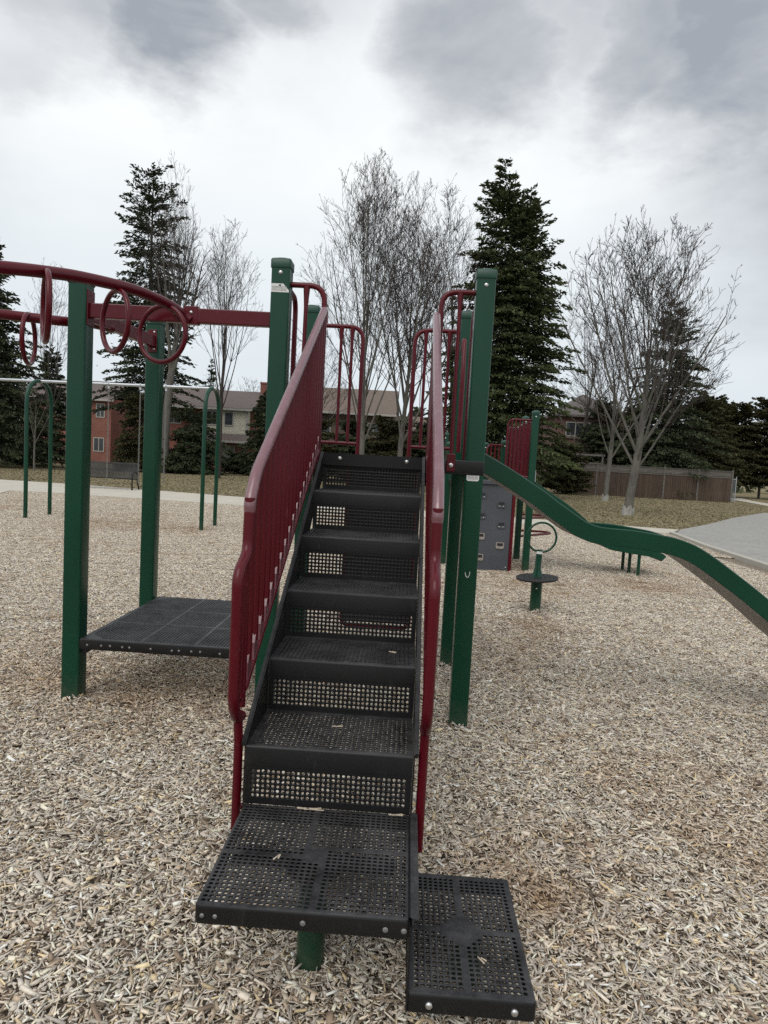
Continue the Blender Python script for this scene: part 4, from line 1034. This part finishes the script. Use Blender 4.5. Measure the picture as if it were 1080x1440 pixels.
def spruce(x, y, H, Rr, seed, label, mat='spruce', name='spruce_tree', group='evergreens behind the playground', z0=.06, dens=1.0, twin=False, shape=.85, droop=.35, spray=.30, clear=0.0, gap=.14, lean=0.0, trunk=True):
    rs = np.random.default_rng(seed); root = tag(empty(name, (x, y, 0)), label, 'tree' if H > 2.2 else 'shrub', group)
    tr = MB(); tr.tube([(x, y, -.1), (x + lean * .5, y, H * .5), (x + lean, y, H * .97)], [max(.05, H * .014), H * .008, .015], 8)
    tr.build('trunk', M['bark_dark'], root, True)
    heads = [(0, 0, H, 1.0)]
    if twin: heads = [(-.55, 0, H, 1.0), (1.05, .3, H * .93, .9)]
    C, Dd, Ls, Ws, Tt = [], [], [], [], []; br = []
    for hx, hy, HH, hs in heads:
        z = HH * max(z0, clear); step_ = .22 / dens * (HH / 14) ** .3
        while z < HH * .985:
            f = (z / HH); rad = Rr * hs * (1 - f) ** shape * (1.0 if f > .12 else .75 + 2 * f)
            nb_ = int(rs.integers(5, 8) if f < .9 else 3)
            if twin and f < .55: nb_ = max(2, nb_ - 2)
            for b_ in range(nb_):
                if rs.random() < gap * (.4 + f): continue
                a = rs.uniform(0, 2 * math.pi); L = rad * rs.uniform(.62, 1.15) + .12
                L *= 1 + .22 * math.sin(3 * a + seed) 
                zz = z + rs.uniform(-.15, .15); ox = lean * f + hx * min(1, f * 2.2)
                up_ = (.55 * (f > .75)) - droop * (1 - f)
                tip = np.array([math.cos(a) * L, math.sin(a) * L, L * up_ * .8])
                n = max(5, int(L / .042 * dens))
                t = rs.uniform(.05, 1, n) ** .7
                cen = np.array([x + ox, y + hy, zz]) + tip[None] * t[:, None]
                cen[:, 2] += .10 * L * np.sin(t * 2.6) + rs.normal(0, .05, n) ; 
                sidev = np.array([-math.sin(a), math.cos(a), 0])
                wdt = L * .30 * (1.15 - t) * rs.normal(0, 1, n); cen += sidev[None] * wdt[:, None]
                dirv = np.array([math.cos(a), math.sin(a), 0])[None] * rs.uniform(.3, 1, n)[:, None] + sidev[None] * np.sign(wdt)[:, None] * rs.uniform(.2, .9, n)[:, None]
                dirv[:, 2] = rs.uniform(-.75, .25, n) + .5 * (f > .8)
                dirv /= np.linalg.norm(dirv, axis=1)[:, None]
                C.append(cen); Dd.append(dirv); Ls.append(spray * rs.uniform(.6, 1.35, n)); Ws.append(spray * .36 * rs.uniform(.6, 1.3, n))
                Tt.append(np.clip(.15 + .55 * t + rs.normal(0, .18, n), 0, 1))
                br.append((x + ox, y + hy, zz, x + ox + tip[0] * .85, y + hy + tip[1] * .85, zz + tip[2] * .85 + .1 * L * math.sin(2.2), .012 + L * .008, .006))
            z += step_ * rs.uniform(.75, 1.25)
    C = np.concatenate(C); Dd = np.concatenate(Dd); Ls = np.concatenate(Ls); Ws = np.concatenate(Ws); Tt = np.concatenate(Tt); n = len(C)
    up = np.tile(np.array([0, 0, 1.]), (n, 1)) + rs.normal(0, .6, (n, 3)); s_ = np.cross(Dd, up); s_ /= np.linalg.norm(s_, axis=1)[:, None] + 1e-6; w3 = np.cross(Dd, s_)
    h = Ls[:, None] / 2; ww = Ws[:, None] / 2
    V = np.stack([C - Dd * h, C + s_ * ww - Dd * h * .1, C + Dd * h, C - s_ * ww + Dd * h * .2,
                  C - Dd * h * .9 + w3 * .01, C + w3 * ww * .9, C + Dd * h * .95, C - w3 * ww * .9 - Dd * h * .3], 1).reshape(-1, 3)
    Q = (np.arange(n)[:, None, None] * 8 + np.array([(0, 1, 2, 3), (4, 5, 6, 7)])[None]).reshape(-1, 4)
    np_mesh('crown', V, Q, M[mat], root, np.repeat(Tt, 8))
    Vb, Qb = tubes_np(br, 3); np_mesh('branches', Vb, Qb, M['bark_dark'], root)
    return root

G_E = 'evergreens behind the playground'
spruce(-27.0, 37.0, 14.6, 4.6, 1, 'dark spruce cut by the left edge of the photo', 'spruce_d', dens=1.15, gap=.2)
spruce(-20.7, 46.6, 22.8, 3.9, 2, 'tall thin-topped spruce rising above the overhead rings', 'spruce_d', dens=1.0, gap=.2, shape=.42, clear=.2)
spruce(5.0, 37.8, 20.2, 5.1, 3, 'tallest dense double-topped spruce right of the steps', 'spruce', twin=True, dens=1.25, gap=.09, shape=.72, droop=.2)
spruce(19.8, 50.4, 15.6, 4.7, 4, 'pointed spruce rising behind the right-hand bare tree and fence', 'spruce_d', dens=1.1, shape=.7)
spruce(-11.5, 46.8, 6.9, 2.3, 5, 'young dark spruce at the right corner of the cream house', 'spruce_d', dens=1.3)
spruce(-26.0, 42.5, 8.6, 2.3, 6, 'ragged spruce between the left swing arch and first green post', 'spruce_d', dens=1.1)
spruce(-19.6, 42.5, 5.4, 2.0, 7, 'broad bushy evergreen behind the black bench', 'cedar', name='evergreen_tree', dens=1.4, shape=.5, gap=.1, spray=.26)
spruce(-16.2, 44.2, 4.4, 2.5, 8, 'low rounded evergreen right of the tall pale trunk', 'spruce_d', name='evergreen_tree', dens=1.5, shape=.45, gap=.1, spray=.24)
spruce(-24.2, 74, 12.6, 2.6, 9, 'small distant spruce above the cream house roof', 'spruce_d', dens=.8)
spruce(-31.0, 44.0, 12.0, 4.0, 10, 'spruce beyond the left frame edge beside the dark one', 'spruce_d')
for i, (x, y, H, rr, lb) in enumerate(((16.2, 54.5, 7.8, 2.6, 'cedar behind the fence directly right of the thick bare trunk'), (18.6, 53.5, 7.2, 2.6, 'cedar behind the middle of the fence'),
        (21.3, 53.0, 7.9, 2.6, 'cedar behind the fence just left of its end post'), (23.9, 53.4, 8.4, 2.7, 'tall cedar rising behind the fence end post'), (27.2, 58.5, 8.6, 2.8, 'cedar filling the gap between the fence end and the hedge row'))):
    spruce(x, y, H, rr, 20 + i, lb, 'cedar' if i > 1 else 'spruce_d', name='cedar_tree', group='cedars behind the wooden fence', dens=1.3, shape=.42, gap=.1, droop=-.1, spray=.34)
for i, x in enumerate((29.3, 31.9, 34.4, 36.9, 39.4, 42.0)):
    spruce(x, 63.5 + .4 * (i % 2), 9.3 + (.5, -.2, .4, .1, .6, 0)[i], 2.7, 30 + i, ['cedar nearest the fence end in the far hedge row', 'second cedar of the far hedge row', 'third cedar of the far hedge row', 'fourth cedar of the hedge row at the frame edge', 'fifth cedar of the hedge row past the frame edge', 'sixth cedar of the hedge row past the frame edge'][i],
           'cedar', name='cedar_tree', group='cedar hedge row at the far right', dens=1.25, shape=.30, gap=.08, droop=-.1, spray=.34, clear=.13)
for i, (x, y, H, rr, lb) in enumerate(((-7.6, 45.5, 4.4, 2.4, 'dark evergreen shrub left of the centre bare trunks'), (-4.6, 46.5, 4.3, 2.3, 'dark evergreen shrub between rail and first centre trunk'), (-1.9, 46.0, 4.6, 2.3, 'dark evergreen shrub between the two centre trunks'),
        (1.0, 46.4, 4.6, 2.3, 'dark evergreen shrub left of the big spruce'), (11.0, 45.5, 3.4, 1.8, 'green shrub at the left end of the wooden fence'), (-14.6, 50.2, 1.5, 1.6, 'clipped low shrub under the cream house window'), (-12.9, 50.2, 1.5, 1.5, 'clipped low shrub at the foot of the young spruce'), (-16.7, 43.2, 1.6, 1.5, 'low dark shrub beside the tall pale trunk'),
        (-29, 44, 2.1, 2.6, 'scrubby shrub under the leftmost spruce'))):
    spruce(x, y, H, rr, 50 + i, lb, 'spruce_d' if i % 2 else 'cedar', name='evergreen_shrub', group='evergreen shrubs along the back gardens', dens=1.6, shape=.35, gap=.05, droop=-.15, spray=.26, z0=.03)

G_B = 'bare trees behind the playground'
bare_tree(-17.8, 42.6, 22.0, .62, 101, 'tall narrow bare tree with thick pale trunk beside the second green post', .30, .30, env=3.0, n1=17, upright=.9, dens=.75)
bare_tree(-12.7, 38.4, 16.5, .62, 102, 'slender bare tree above the cream house roof', .15, .26, env=3.0, n1=16, upright=.95, dens=.7, mat=M['twig_grey'])
bare_tree(-3.0, 31.5, 17.6, .75, 103, 'left of the two pale-trunked bare trees above the stair top', .18, .14, n1=20, upright=.8, dens=1.0, env=3.9)
bare_tree(-1.0, 33.5, 17.4, .8, 104, 'right of the two pale-trunked bare trees above the stair top', .18, .15, n1=20, upright=.75, dens=1.0, env=4.2, twig=M['twig_red'])
bare_tree(2.1, 39.5, 20.2, 1.15, 105, 'dark wide-branched bare tree left of the big spruce', .22, .22, env=4.6, n1=14, upright=.45, dens=1.05, mat=M['bark_dark'], twig=M['twig_brown'], twist=1.0)
bare_tree(8.63, 23.56, 12.2, 1.05, 106, 'large bare maple with whitened base in front of the fence', .19, .155, env=4.3, n1=26, upright=.72, dens=.95, guard=True)
bare_tree(11.6, 37.0, 11.5, .95, 107, 'thinner bare tree left of the maple close to the fence', .17, .22, n1=14, upright=.8, dens=.8, guard=True, twig=M['twig_red'])
bare_tree(14.5, 56, 17.5, 1.15, 108, 'rounded bare tree showing right of the big spruce', .22, .2, env=5.5, n1=13, upright=.45, dens=.9, mat=M['bark_dark'], twist=1.0, twig=M['twig_grey'])
bare_tree(-24.8, 40.5, 14.0, .55, 109, 'thin bare tree behind the ring ladder', .10, .2, n1=10, upright=1.0, dens=.6)
bare_tree(-29.0, 33.0, 8.5, 1.0, 110, 'bare young tree at the left frame edge behind the swing arch', .10, .2, n1=9, upright=.6, dens=.6)
bare_tree(-22.5, 34.5, 6.5, .9, 114, 'slim bare sapling beside the left swing arch', .06, .25, n1=8, upright=.7, dens=.5, levels=3)
bare_tree(35.5, 58.0, 13.5, 1.0, 111, 'bare tree top over the hedge at the right frame edge', .15, .3, n1=12, upright=.6, dens=.7)
bare_tree(-9.0, 52, 13, 1.0, 112, 'bare brownish tree behind the left stair rail', .16, .2, n1=12, upright=.5, dens=.9, twig=M['twig_brown'], mat=M['bark_dark'])
for i, (x, y, H) in enumerate(((-21, 80, 12), (-15.5, 82, 13), (-26.5, 84, 13), (-8, 84, 12.5))):
    bare_tree(x, y, H, 1.1, 120 + i, ['brown bare tree right of the cream house chimney', 'brown bare tree behind the main deck post', 'brown bare tree left of the cream house chimney', 'distant brown bare tree behind the tan roof'][i], .16, .2, n1=12, upright=.5, dens=.85, twig=M['twig_brown'], mat=M['bark_dark'], group='distant brown bare trees beyond the houses', minr=.012, levels=3)

# far mass of trees beyond the houses
rs = np.random.default_rng(9); C = []
for x in np.arange(-150, 150, 3.2):
    H = rs.uniform(6, 11); y = 105 + rs.uniform(-6, 14) - abs(x) * .25; n = 260
    zc = rs.uniform(0, 1, n) ** .8 * H; rad = 3.2 * (1 - zc / H * .75); a = rs.uniform(0, 6.28, n)
    C.append(np.stack([x + rad * np.cos(a) * rs.uniform(.4, 1, n), y + rad * np.sin(a), zc], 1))
C = np.concatenate(C); n = len(C); d = rs.normal(0, 1, (n, 3)); d /= np.linalg.norm(d, axis=1)[:, None]; e = np.cross(d, rs.normal(0, 1, (n, 3))); e /= np.linalg.norm(e, axis=1)[:, None]
V = np.stack([C - d * .6, C + e * .3, C + d * .6, C - e * .3], 1).reshape(-1, 3)
far = np_mesh('far_trees', V, np.arange(4 * n).reshape(-1, 4), M['spruce_d'], None, np.repeat(rs.uniform(0, 1, n), 4))
tag(far, 'distant belt of dark trees beyond the houses', 'trees', kind='stuff')

# ------------------------------------------------------------------ houses, fences
def gable(b, x0, x1, y0, y1, ze, zr, ov=.4, th=.18, axis='x'):
    """gable roof, ridge along x"""
    ym = (y0 + y1) / 2
    for sgn, ya in ((1, y0 - ov), (-1, y1 + ov)):
        zz = ze - ov * (zr - ze) / (ym - y0)
        b.add([(x0 - ov, ya, zz), (x1 + ov, ya, zz), (x1 + ov, ym, zr), (x0 - ov, ym, zr), (x0 - ov, ya, zz - th), (x1 + ov, ya, zz - th), (x1 + ov, ym, zr - th), (x0 - ov, ym, zr - th)],
              [(0, 1, 2, 3), (7, 6, 5, 4), (0, 4, 5, 1), (1, 5, 6, 2), (3, 2, 6, 7), (0, 3, 7, 4)])
def hip(b, x0, x1, y0, y1, ze, zr, ov=.4):
    ym = (y0 + y1) / 2; k_ = (y1 - y0) / 2
    b.add([(x0 - ov, y0 - ov, ze), (x1 + ov, y0 - ov, ze), (x1 + ov, y1 + ov, ze), (x0 - ov, y1 + ov, ze), (x0 + k_ * .8, ym, zr), (x1 - k_ * .8, ym, zr), (x0 - ov, y0 - ov, ze - .2), (x1 + ov, y0 - ov, ze - .2), (x1 + ov, y1 + ov, ze - .2), (x0 - ov, y1 + ov, ze - .2)],
          [(0, 1, 5, 4), (2, 3, 4, 5), (1, 2, 5), (3, 0, 4), (0, 6, 7, 1), (1, 7, 8, 2), (2, 8, 9, 3), (3, 9, 6, 0), (9, 8, 7, 6)])
def window(root, x0, x1, z0, z1, y, mull=1, blind=False, fw=.09):
    f = MB(); yy = y - .05
    for a in ((x0 - fw, x1 + fw, z0 - fw, z0), (x0 - fw, x1 + fw, z1, z1 + fw), (x0 - fw, x0, z0, z1), (x1, x1 + fw, z0, z1)): f.box(a[0], a[1], yy, y + .02, a[2], a[3])
    for i in range(1, mull + 1):
        xm = x0 + (x1 - x0) * i / (mull + 1); f.box(xm - .04, xm + .04, yy + .005, y + .015, z0, z1)
    o = f.build('window', M['white_trim'], root)
    p = MB(); p.box(x0, x1, y - .02, y + .01, z0, z1); p.build('pane', M['pane'] if not blind else M['curtain'], o)
def wall(root, x0, x1, y0, y1, z0, z1, mat): b = MB(); b.box(x0, x1, y0, y1, z0, z1); return b.build('wall', mat, root)

A = tag(empty('house', (-34, 60, 0)), 'red brick house behind the bench and first green post', 'house', 'houses beyond the park')
wall(A, -38.5, -29.6, 60, 68, 0, 6.3, M['brick'])
b = MB(); gable(b, -38.5, -29.6, 60, 68, 6.42, 8.3); b.build('roof', M['roof_grey'], A)
b = MB(); b.box(-38.9, -29.2, 59.52, 59.6, 6.0, 6.22); b.build('fascia', M['white_trim'], A)
window(A, -31.0, -30.3, 4.5, 5.7, 60); window(A, -31.2, -30.3, 1.2, 2.4, 60); window(A, -35, -33.4, 4.5, 5.7, 60)

B = tag(empty('house', (-18.5, 57, 0)), 'cream sided and red brick house with a chimney, seen right of the second post', 'house', 'houses beyond the park')
wall(B, -24.5, -14.9, 57.2, 65, 0, 5.75, M['brick'])
wall(B, -19.4, -15.3, 56, 57.2, 3.35, 5.72, M['cream'])
wall(B, -19.4, -15.3, 56.4, 57.2, 0, 2.85, M['brick'])
b = MB(); gable(b, -24.5, -15.1, 56.1, 66, 5.86, 7.75, ov=.35); ro = b.build('roof', M['roof_grey'], B)
b = MB(); b.box(-15.2, -14.3, 60.4, 61.3, 5.5, 8.5); b.box(-15.25, -14.25, 60.35, 61.35, 8.5, 8.65); b.build('chimney', M['brick'], ro)
b = MB(); b.add([(-19.6, 55.3, 2.75), (-15.0, 55.3, 2.75), (-15.0, 56.0, 3.4), (-19.6, 56.0, 3.4), (-19.6, 55.3, 2.62), (-15.0, 55.3, 2.62), (-15.0, 56.39, 2.86), (-19.6, 56.39, 2.86)], [(0, 1, 2, 3), (0, 4, 5, 1), (1, 5, 6, 2), (3, 7, 4, 0), (7, 6, 5, 4)]); b.build('porch_roof', M['roof_grey'], B)
b = MB(); b.box(-19.65, -14.95, 55.22, 55.3, 2.58, 2.78); b.box(-24.9, -14.7, 55.62, 55.7, 5.50, 5.68); b.box(-15.4, -15.2, 55.93, 56.0, 0, 5.6)
b.add([(-14.76, 55.7, 5.45), (-14.70, 55.7, 5.75), (-14.70, 60.9, 7.7), (-14.76, 60.9, 7.4)], [(0, 1, 2, 3), (3, 2, 1, 0)]); b.build('trim', M['white_trim'], B)
window(B, -17.3, -16.6, 4.2, 5.3, 56, 0); window(B, -19.1, -17.9, 4.2, 5.3, 56, 1)
window(B, -18.9, -16.5, .9, 2.3, 56.4, 1, True)
window(B, -23.0, -21.8, 4.2, 5.2, 57.2, 1); 
wall(B, -24.0, -20.6, 56.3, 57.2, 0, 2.6, M['brick'])

Ch = tag(empty('house', (-5, 60, 0)), 'house with wide tan roof behind the centre bare trees', 'house', 'houses beyond the park')
wall(Ch, -11.5, -2.2, 60.4, 69, 0, 6.2, M['brownwall'])
b = MB(); gable(b, -11.3, -2.4, 60.2, 69.2, 6.35, 8.9, ov=.45); b.build('roof', M['roof_tan'], Ch)
b = MB(); b.box(-11.8, -1.9, 59.62, 59.7, 5.95, 6.13); b.build('fascia', M['white_trim'], Ch)
window(Ch, -9.5, -8.3, 4.1, 5.2, 60.4, 1); window(Ch, -4.6, -3.6, 4.1, 5.2, 60.4, 1)
b = MB(); b.box(-2.1, 2.0, 59.6, 64, 0, 4.9); b.build('wall', M['brownwall'], Ch); b = MB(); gable(b, -1.9, 2.0, 59.4, 64, 5.0, 6.2, .3); b.build('roof', M['roof_tan'], Ch)

Dh = tag(empty('house', (17, 60, 0)), 'dark brown brick house with hipped roof behind the fence', 'house', 'houses beyond the park')
wall(Dh, 13.0, 19.6, 59, 67, 0, 6.8, M['brick2'])
b = MB(); hip(b, 13.0, 19.6, 59, 67, 6.95, 9.3); b.build('roof', M['roof_dark'], Dh)
window(Dh, 14.0, 16.4, 5.05, 6.2, 59, 2); b = MB(); b.box(13.6, 17.0, 58.86, 59.0, 4.75, 4.95); b.build('sill', M['roof_tan'], Dh)
wall(Dh, 17.2, 21.8, 57.2, 58.9, 0, 3.8, M['brick2']); b = MB(); gable(b, 17.2, 21.8, 56.4, 59.0, 3.95, 5.0, .3); b.build('roof', M['roof_dark'], Dh)
window(Dh, 17.7, 18.5, 2.3, 3.4, 57.2, 0, True); window(Dh, 18.9, 20.4, 2.3, 3.4, 57.2, 1)
window(Dh, 14.1, 16.0, 1.6, 2.9, 59, 2)

FN = tag(empty('wooden_fence', (17.5, 46.8, 0)), 'weathered brown board fence with grey slatted top', 'fence')
FX0, FX1, FY = 11.2, 23.75, 46.8
n_ = 5; seg_ = (FX1 - FX0) / n_
for i in range(n_):
    a = FX0 + i * seg_; x = a + .07
    b = MB(); rr = random.Random(i)
    while x < a + seg_ - .07:
        w_ = min(.142, a + seg_ - .07 - x); b.box(x, x + w_ - .006, FY - .012 + rr.uniform(-.004, .004), FY + .012, .02, 1.78 + rr.uniform(-.01, .01)); x += .15
    b.build('board_panel', M['fence'], FN)
    b = MB(); z = 1.90
    while z < 2.28: b.box(a + .06, a + seg_ - .06, FY - .012, FY + .012, z, z + .085); z += .1
    b.box(a + .05, a + seg_ - .05, FY - .045, FY - .012, 1.79, 1.875); b.box(a + .05, a + seg_ - .05, FY - .05, FY + .05, 2.30, 2.34); b.build('slatted_top', M['lattice'], FN)
for i in range(n_ + 1):
    a = FX0 + i * seg_; b = MB(); b.box(a - .055, a + .055, FY - .06, FY + .05, -.05, 2.40); b.build('post', M['lattice'], FN)
tl = tag(empty('metal_gate', (24.1, 47.2, 0)), 'narrow blue-grey metal gate at the right end of the fence', 'gate')
b = MB(); b.tube([(24.25, 47.2, -.05), (24.25, 47.2, 1.95)], .035, 10); b.build('gate_post', M['galv'], tl, True)
b = MB()
for z in (.1, 1.75): b.tube([(23.85, 47.2, z), (24.25, 47.2, z)], .02, 8)
for x in np.arange(23.87, 24.22, .05): b.tube([(x, 47.2, .1), (x, 47.2, 1.75)], .008, 6)
b.build('gate_panel', M['galv'], tl, True)
# trellis frame over the neighbour's fence, left of the board fence
lf = tag(empty('garden_trellis', (11.9, 48.2, 0)), 'open timber trellis frame standing above the left end of the fence', 'trellis')
b = MB(); b.box(11.1, 11.2, 48.1, 48.2, 0, 3.05); b.box(14.4, 14.5, 48.1, 48.2, 0, 3.05); b.box(11.0, 14.6, 48.1, 48.2, 2.95, 3.1); b.box(11.2, 14.4, 48.13, 48.17, 2.35, 2.45); b.build('timber', M['lattice'], lf)
MF = tag(empty('garden_fence', (-30.6, 51.5, 0)), 'low maroon board fence with pale rail behind the left swing arch', 'fence')
b = MB(); b.box(-33.5, -28.7, 51.5, 51.54, 0, 1.25); b.build('boards', M['maroonfence'], MF)
b = MB(); b.box(-30.9, -27.9, 51.42, 51.49, 1.38, 1.46); b.box(-29.35, -29.22, 51.4, 51.48, 0, 1.42); b.box(-27.95, -27.85, 51.4, 51.48, 0, 1.42)
for i in range(8): b.box(-29.15 + i * .15, -29.1 + i * .15, 51.42, 51.46, .1, 1.38)
b.build('rail', M['white_trim'], MF)
